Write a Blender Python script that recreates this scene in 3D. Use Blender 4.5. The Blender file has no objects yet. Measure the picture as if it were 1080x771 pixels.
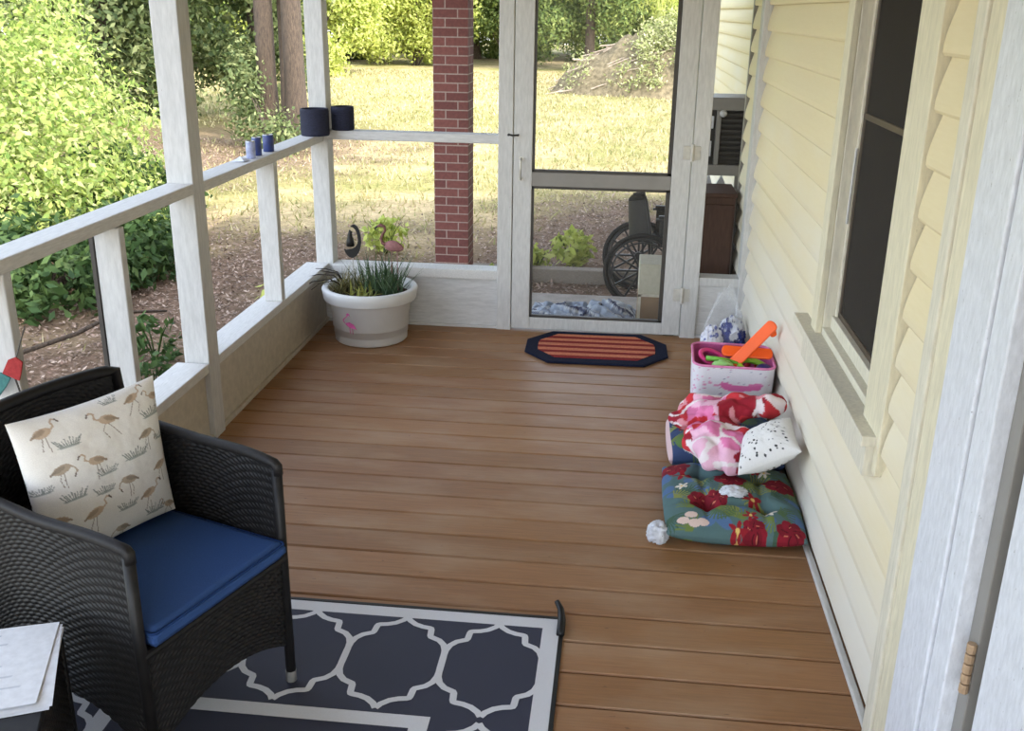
import bpy, bmesh, math, random
import numpy as np
from math import sin, cos, pi, radians, sqrt
from mathutils import Vector, Matrix
random.seed(7); RNG = np.random.default_rng(11)
S = bpy.context.scene
# ---------------------------------------------------------------- camera, sky, sun, exposure
cam_d = bpy.data.cameras.new('camera'); cam = bpy.data.objects.new('camera', cam_d); S.collection.objects.link(cam)
YAW, PITCH, ROLL, CAM_H = radians(6.0277), radians(19.6035), radians(0.8797), 1.715
cam_d.sensor_width = 36.0; cam_d.lens = 36.0*1053.77/1080.0; cam_d.clip_end = 400
fwd = Vector((-sin(YAW)*cos(PITCH), cos(YAW)*cos(PITCH), -sin(PITCH)))
r0 = Vector((cos(YAW), sin(YAW), 0)); u0 = r0.cross(fwd)
rgt = cos(ROLL)*r0 + sin(ROLL)*u0; upv = rgt.cross(fwd)
cam.matrix_world = Matrix(((rgt.x, upv.x, -fwd.x, 0), (rgt.y, upv.y, -fwd.y, 0), (rgt.z, upv.z, -fwd.z, CAM_H), (0, 0, 0, 1)))
S.camera = cam
w = bpy.data.worlds.new('sky'); S.world = w; w.use_nodes = True
wn = w.node_tree.nodes; wl = w.node_tree.links; wn.clear()
wo = wn.new('ShaderNodeOutputWorld'); wb = wn.new('ShaderNodeBackground'); sk = wn.new('ShaderNodeTexSky')
SUN_DIR = Vector((0.50, -0.46, 0.64)).normalized()          # from the scene towards the sun
sk.sky_type = 'NISHITA'; sk.sun_disc = False; sk.sun_elevation = math.asin(SUN_DIR.z)
sk.sun_rotation = math.atan2(SUN_DIR.x, SUN_DIR.y); sk.air_density = 1.0; sk.dust_density = 1.2; sk.ozone_density = 1.0
wb.inputs['Strength'].default_value = 0.62
hs = wn.new('ShaderNodeHueSaturation'); hs.inputs['Saturation'].default_value = 0.55; wl.new(sk.outputs[0], hs.inputs['Color']); wl.new(hs.outputs[0], wb.inputs[0]); wl.new(wb.outputs[0], wo.inputs[0])
sd = bpy.data.lights.new('sun', 'SUN'); sd.energy = 2.5; sd.angle = radians(0.6); sd.color = (1.0, 0.94, 0.85)
so = bpy.data.objects.new('sun', sd); S.collection.objects.link(so)
so.rotation_euler = (-SUN_DIR).to_track_quat('-Z', 'Y').to_euler(); so.location = SUN_DIR*30
S.view_settings.view_transform = 'Standard'; S.view_settings.look = 'None'; S.view_settings.gamma = 1.0
S.view_settings.use_curve_mapping = False; S.view_settings.exposure = 0.92
S.cycles.max_bounces = 8; S.cycles.diffuse_bounces = 5; S.cycles.transparent_max_bounces = 24
# ---------------------------------------------------------------- materials
def lin(c):
    return tuple(((x/255.0)/12.92 if x/255.0 <= 0.04045 else ((x/255.0+0.055)/1.055)**2.4) for x in c)
def srgb(a): return np.where(a <= 0.04045, a/12.92, ((a+0.055)/1.055)**2.4)
def L4(c): return (*lin(c), 1.0)
class NT:
    def __init__(s, name):
        s.m = bpy.data.materials.new(name); s.m.use_nodes = True; s.n = s.m.node_tree.nodes; s.l = s.m.node_tree.links
        s.n.clear(); s.out = s.n.new('ShaderNodeOutputMaterial'); s.p = s.n.new('ShaderNodeBsdfPrincipled'); s.l.new(s.p.outputs[0], s.out.inputs[0])
    def new(s, t, **k):
        x = s.n.new(t)
        for a, b in k.items(): setattr(x, a, b)
        return x
    def coord(s, scale=(1, 1, 1), kind='Object'):
        tc = s.new('ShaderNodeTexCoord'); mp = s.new('ShaderNodeMapping'); mp.inputs['Scale'].default_value = scale
        s.l.new(tc.outputs[kind], mp.inputs[0]); return mp.outputs[0]
    def noise(s, vec, scale, detail=4, rough=0.55):
        x = s.new('ShaderNodeTexNoise'); x.inputs['Scale'].default_value = scale; x.inputs['Detail'].default_value = detail
        x.inputs['Roughness'].default_value = rough; s.l.new(vec, x.inputs['Vector']); return x.outputs['Fac']
    def ramp(s, fac, stops):
        r = s.new('ShaderNodeValToRGB'); e = r.color_ramp.elements
        while len(e) < len(stops): e.new(0.5)
        for i, (p, c) in enumerate(stops): e[i].position = p; e[i].color = c
        s.l.new(fac, r.inputs[0]); return r.outputs[0]
    def mix(s, fac, a, b, mode='MIX'):
        x = s.new('ShaderNodeMix', data_type='RGBA', blend_type=mode)
        for sock, v in ((x.inputs[0], fac), (x.inputs[6], a), (x.inputs[7], b)):
            if hasattr(v, 'links'): s.l.new(v, sock)
            else: sock.default_value = v
        return x.outputs[2]
    def bump(s, h, strength=0.3, dist=0.01):
        b = s.new('ShaderNodeBump'); b.inputs['Strength'].default_value = strength; b.inputs['Distance'].default_value = dist
        s.l.new(h, b.inputs['Height']); s.l.new(b.outputs[0], s.p.inputs['Normal'])
    def col(s, v):
        if hasattr(v, 'links'): s.l.new(v, s.p.inputs['Base Color'])
        else: s.p.inputs['Base Color'].default_value = v
    def rough(s, v): s.p.inputs['Roughness'].default_value = v
    def spec(s, v): s.p.inputs['Specular IOR Level'].default_value = v
def plain(name, c, rough=0.6, spec=0.4, var=0.12, scale=30, bump=0.0, metal=0.0, stretch=(1, 1, 1)):
    t = NT(name); v = t.coord(stretch); n = t.noise(v, scale)
    d = tuple(x*(1-var) for x in lin(c)); b = tuple(min(1, x*(1+var)) for x in lin(c))
    t.col(t.ramp(n, [(0.3, (*d, 1)), (0.7, (*b, 1))])); t.rough(rough); t.spec(spec); t.p.inputs['Metallic'].default_value = metal
    if bump: t.bump(n, bump, 0.004)
    return t.m
def painted(name, c, chips=-0.05, stretch=(6, 6, 1), dirt=(120, 112, 98), rough=0.55):
    t = NT(name); v = t.coord(stretch); n = t.noise(v, 14, 6, 0.65)
    base = t.mix(t.ramp(n, [(0.35, (0, 0, 0, 1)), (0.7, (1, 1, 1, 1))]), L4(tuple(x*0.90 for x in c)), L4(c))
    n2 = t.noise(t.coord(tuple(x*1.0 for x in stretch)), 26, 5, 0.7)
    m = t.ramp(n2, [(0.655-chips, (0, 0, 0, 1)), (0.675-chips, (1, 1, 1, 1))])
    t.col(t.mix(m, base, L4(dirt))); t.rough(rough); t.bump(n, 0.25, 0.003); return t.m
def attr_mat(name, rough=0.8, bump=0.15, bscale=600, sheen=0.0, spec=0.25):
    t = NT(name); a = t.new('ShaderNodeAttribute', attribute_name='Col'); n = t.noise(t.coord(), bscale, 3)
    t.col(t.mix(t.ramp(n, [(0.3, (0.86, 0.86, 0.86, 1)), (0.7, (1, 1, 1, 1))]), (0, 0, 0, 1), a.outputs['Color']) if False else t.mix(1.0, a.outputs['Color'], t.ramp(n, [(0.3, (0.86, 0.86, 0.86, 1)), (0.7, (1, 1, 1, 1))]), 'MULTIPLY'))
    t.rough(rough); t.spec(spec); t.bump(n, bump, 0.002); return t.m
def leaf_mat(name, cols, trans=0.35):
    t = NT(name); g = t.new('ShaderNodeNewGeometry'); st = [(i/(len(cols)-1), L4(c)) for i, c in enumerate(cols)]
    c = t.ramp(g.outputs['Random Per Island'], st); t.col(c); t.rough(0.6); t.spec(0.25)
    tr = t.new('ShaderNodeBsdfTranslucent'); t.l.new(c, tr.inputs[0]); mx = t.new('ShaderNodeMixShader'); mx.inputs[0].default_value = trans
    t.l.new(t.p.outputs[0], mx.inputs[1]); t.l.new(tr.outputs[0], mx.inputs[2]); t.l.new(mx.outputs[0], t.out.inputs[0]); return t.m
def see_through(name, c, alpha, rough=0.3):
    t = NT(name); t.col(L4(c)); t.rough(rough); tr = t.new('ShaderNodeBsdfTransparent'); mx = t.new('ShaderNodeMixShader')
    mx.inputs[0].default_value = alpha; t.l.new(tr.outputs[0], mx.inputs[1]); t.l.new(t.p.outputs[0], mx.inputs[2]); t.l.new(mx.outputs[0], t.out.inputs[0]); return t.m

M = {}
M['white'] = painted('white_painted_wood', (202, 201, 198), -0.05)
M['white_h'] = painted('white_painted_board', (206, 204, 198), -0.05, (6, 1, 6))
M['white_x'] = painted('white_painted_crossboard', (204, 203, 201), -0.05, (1, 6, 6))
M['sill'] = painted('worn_white_sill_paint', (214, 212, 208), -0.012, (14, 1.5, 14), (150, 140, 128))
M['knee'] = painted('cream_painted_panel', (196, 186, 168), -0.05, (2, 2, 2))
M['cream'] = painted('cream_trim_paint', (220, 211, 184), -0.05)
M['offwhite'] = painted('off_white_trim_paint', (216, 209, 190), -0.05)
M['ceil'] = plain('ceiling_paint', (196, 184, 158), 0.7, 0.2, 0.03, 3)
M['doorpaint'] = painted('white_door_paint', (218, 220, 226), -0.015, (6, 6, 2), (110, 104, 96), 0.4)
M['greymetal'] = plain('grey_aluminium', (128, 124, 118), 0.4, 0.5, 0.06, 12)
M['darkframe'] = plain('dark_frame', (62, 58, 54), 0.5, 0.4)
M['bronze'] = plain('bronze_window_sash', (70, 58, 46), 0.45, 0.4, 0.1, 10)
M['black'] = plain('black_plastic', (20, 20, 22), 0.45, 0.4)
M['rubber'] = plain('black_rubber', (38, 36, 34), 0.8, 0.2)
M['steel'] = plain('bright_steel', (190, 188, 182), 0.3, 0.5, 0.05, 10, 0, 0.8)
M['brass'] = plain('aged_brass', (178, 150, 120), 0.45, 0.5, 0.25, 60, 0, 0.3)
# siding
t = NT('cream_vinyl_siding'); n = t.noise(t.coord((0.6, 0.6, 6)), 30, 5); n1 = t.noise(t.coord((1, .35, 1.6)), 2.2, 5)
sx = t.new('ShaderNodeSeparateXYZ'); tc_ = t.new('ShaderNodeTexCoord'); t.l.new(tc_.outputs['Object'], sx.inputs[0]); ma = t.new('ShaderNodeMath', operation='MULTIPLY_ADD'); ma.inputs[1].default_value = -0.42; t.l.new(sx.outputs[2], ma.inputs[0]); t.l.new(n1, ma.inputs[2])   # whiter towards the deck: skylight on the low wall painted into the colour
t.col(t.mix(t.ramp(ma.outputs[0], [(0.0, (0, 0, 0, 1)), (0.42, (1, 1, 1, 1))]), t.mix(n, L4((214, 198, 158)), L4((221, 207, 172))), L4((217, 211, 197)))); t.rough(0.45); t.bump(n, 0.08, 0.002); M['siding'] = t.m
# deck boards
t = NT('brown_deck_boards'); a = t.new('ShaderNodeAttribute', attribute_name='Col'); v = t.coord((1.2, 22, 22)); n = t.noise(v, 5, 7, 0.65); n2 = t.noise(t.coord((1.5, 4, 4)), 1.6, 4)
n3 = t.noise(t.coord((3, 9, 9)), 9, 3)
c = t.mix(1.0, a.outputs['Color'], t.ramp(n, [(0.25, (0.76, 0.75, 0.74, 1)), (0.75, (1.14, 1.13, 1.12, 1))]), 'MULTIPLY')
c = t.mix(t.ramp(n2, [(0.45, (0, 0, 0, 1)), (0.8, (0.55, 0.55, 0.55, 1))]), c, L4((176, 150, 122)))
c = t.mix(t.ramp(n3, [(0.69, (0, 0, 0, 1)), (0.74, (0.7, 0.7, 0.7, 1))]), c, L4((86, 62, 44)))
t.col(c); t.rough(0.5); t.spec(0.45); t.bump(n, 0.25, 0.003); M['deck'] = t.m
# brick
t = NT('red_brick'); b = t.new('ShaderNodeTexBrick'); tcn = t.new('ShaderNodeUVMap')
t.l.new(tcn.outputs[0], b.inputs['Vector']); b.inputs['Scale'].default_value = 1; b.inputs['Brick Width'].default_value = 0.205; b.inputs['Row Height'].default_value = 0.072
b.inputs['Mortar Size'].default_value = 0.005; b.inputs['Color1'].default_value = L4((124, 74, 66)); b.inputs['Color2'].default_value = L4((106, 61, 55)); b.inputs['Mortar'].default_value = L4((158, 138, 126))
n = t.noise(t.coord(), 40, 4); t.col(t.mix(1.0, b.outputs[0], t.ramp(n, [(0.3, (0.8, 0.8, 0.8, 1)), (0.7, (1.1, 1.1, 1.1, 1))]), 'MULTIPLY')); t.rough(0.85); t.bump(b.outputs['Fac'], -0.5, 0.006); M['brick'] = t.m
# yard
t = NT('straw_and_grass'); a = t.new('ShaderNodeAttribute', attribute_name='Col'); v = t.coord(); n = t.noise(v, 9, 8, 0.75); n2 = t.noise(v, 30, 5, 0.7)
c = t.mix(1.0, a.outputs['Color'], t.ramp(n, [(0.3, (0.5, 0.52, 0.44, 1)), (0.7, (1.25, 1.22, 1.2, 1))]), 'MULTIPLY')
c = t.mix(1.0, c, t.ramp(n2, [(0.3, (0.65, 0.62, 0.6, 1)), (0.7, (1.2, 1.2, 1.2, 1))]), 'MULTIPLY'); t.col(c); t.rough(0.95); t.spec(0.1); t.bump(n, 0.6, 0.05); M['ground'] = t.m
M['grass'] = leaf_mat('grass_blades', [(156, 152, 96), (192, 177, 134), (132, 136, 78), (204, 190, 150), (174, 164, 112)], 0.3)
M['litter'] = leaf_mat('dry_leaf_litter', [(116, 95, 80), (152, 130, 112), (88, 71, 59), (182, 160, 142), (130, 101, 85)], 0.1)
M['bush'] = leaf_mat('bright_bush_leaves', [(168, 184, 92), (188, 198, 112), (132, 158, 74), (208, 208, 144), (160, 176, 96), (104, 130, 60)], 0.4)
M['shadebush'] = leaf_mat('deep_green_leaves', [(70, 94, 50), (56, 80, 42), (94, 116, 64), (44, 68, 36)], 0.35)
M['treeleaf'] = leaf_mat('tree_leaves', [(84, 98, 58), (112, 124, 74), (58, 76, 42), (160, 166, 112), (74, 90, 52)], 0.35)
M['farleaf'] = leaf_mat('woodland_leaves', [(96, 116, 58), (130, 144, 76), (70, 92, 46), (160, 168, 96)], 0.3)
M['yellowleaf'] = leaf_mat('yellow_green_leaves', [(178, 188, 88), (204, 208, 116), (148, 164, 74), (218, 218, 138)], 0.4)
t = NT('tree_bark'); n = t.noise(t.coord((6, 6, 1)), 9, 6, 0.7); t.col(t.ramp(n, [(0.3, L4((50, 41, 34))), (0.7, L4((98, 83, 68)))])); t.rough(0.95); t.bump(n, 0.8, 0.03); M['bark'] = t.m
M['concrete'] = plain('grey_concrete', (168, 160, 152), 0.9, 0.2, 0.14, 12, 0.3)
M['timber'] = plain('weathered_timber', (134, 124, 112), 0.9, 0.2, 0.2, 30, 0.4, 0, (1, 8, 8))
# ---------------------------------------------------------------- mesh helpers
class MB:
    def __init__(s): s.v = []; s.f = []; s.mi = []; s.nv = 0
    def add(s, V, F, mi=0):
        o = s.nv; V = np.asarray(V, float).reshape(-1, 3); s.v.append(V); s.nv += len(V)
        s.f += [tuple(i+o for i in f) for f in F]; s.mi += [mi]*len(F)
    def box(s, x0, x1, y0, y1, z0, z1, mi=0):
        s.add([(x, y, z) for z in (z0, z1) for y in (y0, y1) for x in (x0, x1)], [(0, 2, 3, 1), (4, 5, 7, 6), (0, 1, 5, 4), (2, 6, 7, 3), (0, 4, 6, 2), (1, 3, 7, 5)], mi)
    def obox(s, c, ax, ay, az, hx, hy, hz, mi=0):
        c, ax, ay, az = map(np.array, (c, ax, ay, az))
        s.add([c+ax*hx*i+ay*hy*j+az*hz*k for k in (-1, 1) for j in (-1, 1) for i in (-1, 1)], [(0, 2, 3, 1), (4, 5, 7, 6), (0, 1, 5, 4), (2, 6, 7, 3), (0, 4, 6, 2), (1, 3, 7, 5)], mi)
    def tube(s, pts, r, seg=10, mi=0, cap=True, closed=False):
        P = np.array(pts, float); n = len(P); R = np.full(n, r) if np.isscalar(r) else np.array(r, float)
        T = np.gradient(P, axis=0) if not closed else np.roll(P, -1, 0)-np.roll(P, 1, 0)
        T /= np.linalg.norm(T, axis=1)[:, None]+1e-12
        up = np.array([0, 0, 1.0]) if abs(T[0][2]) < 0.9 else np.array([1.0, 0, 0]); V = []; a0 = np.cross(T[0], up); a0 /= np.linalg.norm(a0)
        for i in range(n):
            a0 = a0-T[i]*(a0@T[i]); a0 /= np.linalg.norm(a0)+1e-12; b0 = np.cross(T[i], a0)
            for k in range(seg): V.append(P[i]+R[i]*(cos(2*pi*k/seg)*a0+sin(2*pi*k/seg)*b0))
        m = n if closed else n-1
        F = [(i*seg+k, i*seg+(k+1) % seg, ((i+1) % n)*seg+(k+1) % seg, ((i+1) % n)*seg+k) for i in range(m) for k in range(seg)]
        if cap and not closed: F += [tuple(range(seg-1, -1, -1)), tuple((n-1)*seg+k for k in range(seg))]
        s.add(V, F, mi)
    def lathe(s, prof, c=(0, 0, 0), seg=40, mi=0):
        V = [(c[0]+r*cos(2*pi*k/seg), c[1]+r*sin(2*pi*k/seg), c[2]+z) for r, z in prof for k in range(seg)]
        F = [(i*seg+k, i*seg+(k+1) % seg, (i+1)*seg+(k+1) % seg, (i+1)*seg+k) for i in range(len(prof)-1) for k in range(seg)]; s.add(V, F, mi)
    def grid(s, P, mi=0, flip=False):
        n, m = P.shape[:2]
        F = [((i*m+j, i*m+j+1, (i+1)*m+j+1, (i+1)*m+j) if not flip else (i*m+j, (i+1)*m+j, (i+1)*m+j+1, i*m+j+1)) for i in range(n-1) for j in range(m-1)]; s.add(P.reshape(-1, 3), F, mi)
    def prism(s, pts, d, mi=0):
        P = np.array(pts, float); n = len(P); d = np.array(d, float)
        s.add(np.vstack([P, P+d]), [tuple(range(n))[::-1], tuple(range(n, 2*n))]+[(i, (i+1) % n, n+(i+1) % n, n+i) for i in range(n)], mi)
    def build(s, name, mats, parent=None, smooth=False, bevel=0, loc=None, cols=None):
        me = bpy.data.meshes.new(name); V = np.vstack(s.v); off = Vector((0, 0, 0))
        if loc is not None: V = V-np.array(loc)
        me.from_pydata(V.tolist(), [], s.f)
        for m in (mats if isinstance(mats, (list, tuple)) else [mats]): me.materials.append(m)
        if any(s.mi): me.polygons.foreach_set('material_index', s.mi)
        if cols is not None:
            a = me.color_attributes.new('Col', 'FLOAT_COLOR', 'POINT'); a.data.foreach_set('color', np.hstack([cols, np.ones((len(cols), 1))]).astype(np.float32).ravel())
        if smooth: me.polygons.foreach_set('use_smooth', [True]*len(me.polygons))
        bm = bmesh.new(); bm.from_mesh(me); bmesh.ops.recalc_face_normals(bm, faces=bm.faces)
        bm.to_mesh(me); bm.free(); me.update()
        o = bpy.data.objects.new(name, me); S.collection.objects.link(o)
        if loc is not None: o.location = loc
        if parent is not None: o.parent = parent
        if bevel:
            b = o.modifiers.new('bevel', 'BEVEL'); b.width = bevel; b.segments = 2; b.limit_method = 'ANGLE'; b.angle_limit = radians(40)
        return o
def soup(name, V, k, mat, parent=None):
    """many small faces of k corners from an (n,k,3) array"""
    n = len(V); me = bpy.data.meshes.new(name); me.vertices.add(n*k); me.vertices.foreach_set('co', V.astype(np.float32).ravel())
    me.loops.add(n*k); me.loops.foreach_set('vertex_index', np.arange(n*k, dtype=np.int32)); me.polygons.add(n)
    me.polygons.foreach_set('loop_start', np.arange(0, n*k, k, dtype=np.int32)); me.materials.append(mat); me.update(calc_edges=True); me.validate()
    o = bpy.data.objects.new(name, me); S.collection.objects.link(o)
    if parent is not None: o.parent = parent
    return o
def tag(o, label, cat, group=None, kind=None):
    o['label'] = label; o['category'] = cat
    if group: o['group'] = group
    if kind: o['kind'] = kind
    return o
def struct(o, label=None):
    o['kind'] = 'structure'
    if label: o['label'] = label
    return o
def empty(name, loc, rz=0):
    o = bpy.data.objects.new(name, None); S.collection.objects.link(o); o.location = loc; o.rotation_euler = (0, 0, rz); o.empty_display_size = 0.1; return o
def vnoise(P, seed=0):
    P = np.asarray(P, float); i = np.floor(P).astype(np.int64); f = P-i; f = f*f*(3-2*f); out = 0
    def h(a): 
        q = (a[..., 0]*374761393+a[..., 1]*668265263+a[..., 2]*2147483647+seed*974711) & 0xffffffff
        q = ((q ^ (q >> 13))*1274126177) & 0xffffffff; q = (q ^ (q >> 16)); return (q & 0xffff)/65535.0
    for dx in (0, 1):
        for dy in (0, 1):
            for dz in (0, 1):
                wgt = (f[..., 0] if dx else 1-f[..., 0])*(f[..., 1] if dy else 1-f[..., 1])*(f[..., 2] if dz else 1-f[..., 2])
                out = out+wgt*h(i+np.array([dx, dy, dz]))
    return out
def fbm(P, seed=0, o=4): return sum(vnoise(np.asarray(P)*2**k, seed+k)*0.5**k for k in range(o))/sum(0.5**k for k in range(o))
class Canvas:
    def __init__(s, n, bg): s.n = n; s.a = np.tile(np.array(bg, float)/255, (n, n, 1)); g = (np.arange(n)+0.5)/n; s.X, s.Y = np.meshgrid(g, g)
    def put(s, m, c): s.a[m] = np.array(c, float)/255
    def ell(s, x, y, rx, ry, c, rot=0):
        dx, dy = s.X-x, s.Y-y; ca, sa = cos(rot), sin(rot); s.put(((dx*ca+dy*sa)/rx)**2+((-dx*sa+dy*ca)/ry)**2 < 1, c)
    def line(s, pts, wd, c):
        for (x0, y0), (x1, y1) in zip(pts[:-1], pts[1:]):
            dx, dy = x1-x0, y1-y0; q = np.clip(((s.X-x0)*dx+(s.Y-y0)*dy)/(dx*dx+dy*dy+1e-12), 0, 1); s.put((s.X-x0-q*dx)**2+(s.Y-y0-q*dy)**2 < wd*wd/4, c)
    def at(s, u, v):
        i = np.clip((np.asarray(v)*s.n).astype(int), 0, s.n-1); j = np.clip((np.asarray(u)*s.n).astype(int), 0, s.n-1); return srgb(s.a[i, j])
def rows(a): return np.asarray(a).reshape(-1, 3)

# ================================================================ THE SETTING
XL, YF, XR = -1.63, 5.39, 0.69
# deck floor: every board across the porch
mb = MB(); cols = []; y = 5.4278-0.1415*0
k = 0; y1 = 5.4277
while y1 > -3.0:
    y0 = y1-0.1415
    prof = [(y0+0.0035, -0.03), (y0+0.0035, -0.006), (y0+0.0075, 0.0), (y1-0.0075, 0.0), (y1-0.0035, -0.006), (y1-0.0035, -0.03)]
    xs = [-1.66, 0.73]
    V = [(x, p[0], p[1]) for x in xs for p in prof]; F = [(i, i+1, i+7, i+6) for i in range(5)]
    mb.add(V, F); q_ = random.uniform(-8, 8); base = np.array(lin((146+q_, 105+q_*.8, 68+q_*.6+random.uniform(-3, 3)))); cols += [base]*12; y1 = y0; k += 1
struct(mb.build('floor', M['deck'], cols=np.array(cols)))
mb = MB(); mb.box(-1.70, 0.75, -3, 5.42, -0.075, -0.032); struct(mb.build('trim_1', plain('dark_joist_wood', (44, 33, 26), .9, .1)))
# left knee wall, caps, posts and rails
mb = MB(); mb.box(-1.72, -1.655, -3, 5.41, -0.05, 0.297); mb.box(-1.655, -1.640, -3, 5.41, 0, 0.022)
struct(mb.build('wall_left', M['knee'], bevel=0.003))
mb = MB()
for a, b in ((-0.9, 1.0), (1.0, 1.86), (1.96, 3.68), (3.79, 5.425)): mb.box(-1.765, -1.632, a, b, 0.297, 0.338)
struct(mb.build('trim_2', M['sill'], bevel=0.004))
def post(name, x0, x1, y0, y1, z0, z1, label, bead=None):
    e = MB(); e.box(x0, x1, y0, y1, z0, z1)
    o = e.build(name, M['white'], bevel=0.004, loc=((x0+x1)/2, (y0+y1)/2, z0)); tag(o, label, 'post', 'white porch posts')
    if bead:
        b = MB(); b.box(*bead); c = b.build('screen_bead', M['darkframe'], loc=((x0+x1)/2, (y0+y1)/2, z0)); c.parent = o; c.location = (0, 0, 0); c['label'] = 'dark screen bead along the post edge'
    return o
post('porch_post', -1.735, -1.63, 3.685, 3.79, 0.0, 2.42, 'tall white square porch post rising between the chair and the corner')
post('porch_post', -1.705, -1.607, 5.425, 5.525, -0.05, 2.42, 'white corner porch post behind the planter and the dark tape rolls')
post('railing_post', -1.722, -1.632, 4.607, 4.655, 0.338, 1.02, 'short white rail post below the small blue cans')
post('railing_post', -1.722, -1.632, 3.08, 3.118, 0.338, 1.02, 'short white rail post right above the chair back, with a dark edge', (-1.738, -1.724, 3.076, 3.09, 0.338, 1.018))
post('railing_post', -1.722, -1.632, 2.436, 2.474, 0.338, 1.03, 'short white rail post at the left photo edge, behind the red and teal ornament')
def rail(y0, y1, z, label):
    e = MB(); e.box(-1.735, -1.63, y0, y1, z, z+0.042); tag(e.build('railing_board', M['sill'], bevel=0.004, loc=(-1.68, (y0+y1)/2, z)), label, 'railing', 'white railing boards')
rail(3.79, 5.425, 1.020, 'white railing board carrying the blue cans, from tall post to corner post')
rail(1.97, 3.685, 1.026, 'white railing board left of the tall post, above the chair')
rail(0.10, 1.86, 1.026, 'white railing board behind the side table')
post('porch_post', -1.735, -1.63, 1.86, 1.965, 0.0, 2.42, 'tall white square porch post behind the side table')
e = MB(); e.box(-1.607, -0.652, 5.415, 5.505, 1.033, 1.081); tag(e.build('railing_board', M['white_x'], bevel=0.004, loc=(-1.1, 5.46, 1.033)), 'white railing board across the far opening in front of the brick pillar', 'railing', 'white railing boards')
# far wall
mb = MB(); mb.box(-1.66, -0.652, 5.412, 5.47, -0.05, 0.29); mb.box(-1.64, -0.655, 5.397, 5.412, 0, 0.016)
struct(mb.build('wall_far', M['white_x'], bevel=0.002))
mb = MB(); mb.box(-1.607, -0.652, 5.395, 5.52, 0.285, 0.338); struct(mb.build('trim_3', M['sill'], bevel=0.004))
# door frame: jambs
mb = MB(); mb.box(-0.662, -0.583, YF, 5.50, -0.02, 2.42); struct(mb.build('trim_4', M['white'], bevel=0.003))
mb = MB(); mb.box(0.368, 0.452, YF, 5.50, -0.02, 2.42); struct(mb.build('trim_5', M['white'], bevel=0.003))
# screen door
d1 = empty('door_1', (-0.1, YF, 0.01)); struct(d1)
def dpart(name, mats, boxes, lab=None, bevel=0.003, smooth=False):
    e = MB()
    for b in boxes: e.box(*b)
    o = e.build(name, mats, bevel=bevel); o.parent = d1; o.matrix_parent_inverse = Matrix.Translation(d1.location).inverted()
    if lab: o['label'] = lab
    return o
GX0, GX1 = -0.478, 0.266
dpart('door_frame', M['white'], [(-0.578, GX0, YF+.002, 5.43, 0.012, 2.06), (GX1, 0.363, YF+.002, 5.43, 0.012, 2.06), (GX0, GX1, YF+.002, 5.43, 0.012, 0.078), (GX0, GX1, YF+.002, 5.43, 1.96, 2.06)])
dpart('mid_rail', M['greymetal'], [(GX0, GX1, 5.392, 5.428, 0.818, 0.893)], 'grey metal rail across the door')
for z0, z1 in ((0.078, 0.818), (0.893, 1.96)):
    dpart('screen_frame', M['darkframe'], [(GX0, GX0+.013, 5.40, 5.424, z0, z1), (GX1-.022, GX1, 5.40, 5.424, z0, z1), (GX0, GX1, 5.40, 5.424, z0, z0+.014), (GX0, GX1, 5.40, 5.424, z1-.014, z1)], 'dark frame around the screen', 0.001)
M['screen'] = see_through('insect_screen', (120, 118, 112), 0.07)
for z0, z1 in ((0.09, 0.806), (0.905, 1.95)): dpart('screen', M['screen'], [(GX0+.012, GX1-.02, 5.412, 5.4125, z0, z1)], None, 0)
for z in (0.245, 1.02):
    M['hinge'] = plain('cream_hinge_paint', (188, 184, 174), .5, .4); h = MB(); h.box(0.318, 0.362, YF-.004, YF+.003, z-.035, z+.035); h.box(0.372, 0.408, YF-.004, YF+.003, z-.035, z+.035); h.tube([(0.3655, YF-.008, z-.045), (0.3655, YF-.008, z+.045)], 0.009, 10)
    o = h.build('hinge', M['hinge'], bevel=0.001); o.parent = d1; o.matrix_parent_inverse = Matrix.Translation(d1.location).inverted()
h = MB(); h.tube([(-0.537, YF-.003, 0.855), (-0.537, YF-.03, 0.865), (-0.537, YF-.033, 0.91), (-0.537, YF-.03, 0.955), (-0.537, YF-.003, 0.965)], 0.006, 8); h.box(-0.549, -0.525, YF-.004, YF+.003, 0.845, 0.865); h.box(-0.549, -0.525, YF-.004, YF+.003, 0.955, 0.975)
o = h.build('handle', M['steel'], smooth=False); o.parent = d1; o.matrix_parent_inverse = Matrix.Translation(d1.location).inverted(); o['label'] = 'steel pull handle'
h = MB(); h.tube([(-0.605, YF-.006, 1.088), (-0.58, YF-.012, 1.085), (-0.555, YF-.006, 1.087)], 0.005, 8); h.tube([(-0.605, YF, 1.088), (-0.605, YF-.014, 1.088)], 0.007, 8); h.tube([(-0.555, YF+.002, 1.087), (-0.555, YF-.014, 1.087)], 0.006, 8)
o = h.build('hook_latch', M['black']); o.parent = d1; o.matrix_parent_inverse = Matrix.Translation(d1.location).inverted(); o['label'] = 'dark hook latch'
# narrow side opening right of the door
mb = MB(); mb.box(0.452, 0.70, 5.412, 5.46, -0.05, 0.30); mb.box(0.452, 0.70, 5.398, 5.412, 0, 0.016); struct(mb.build('wall_far_side', M['white_x'], bevel=0.002))
mb = MB(); mb.box(0.452, 0.676, 5.395, 5.50, 0.30, 0.348); mb.box(0.668, 0.715, 5.385, 5.50, 0, 2.42); struct(mb.build('trim_6', M['white'], bevel=0.003))
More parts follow.
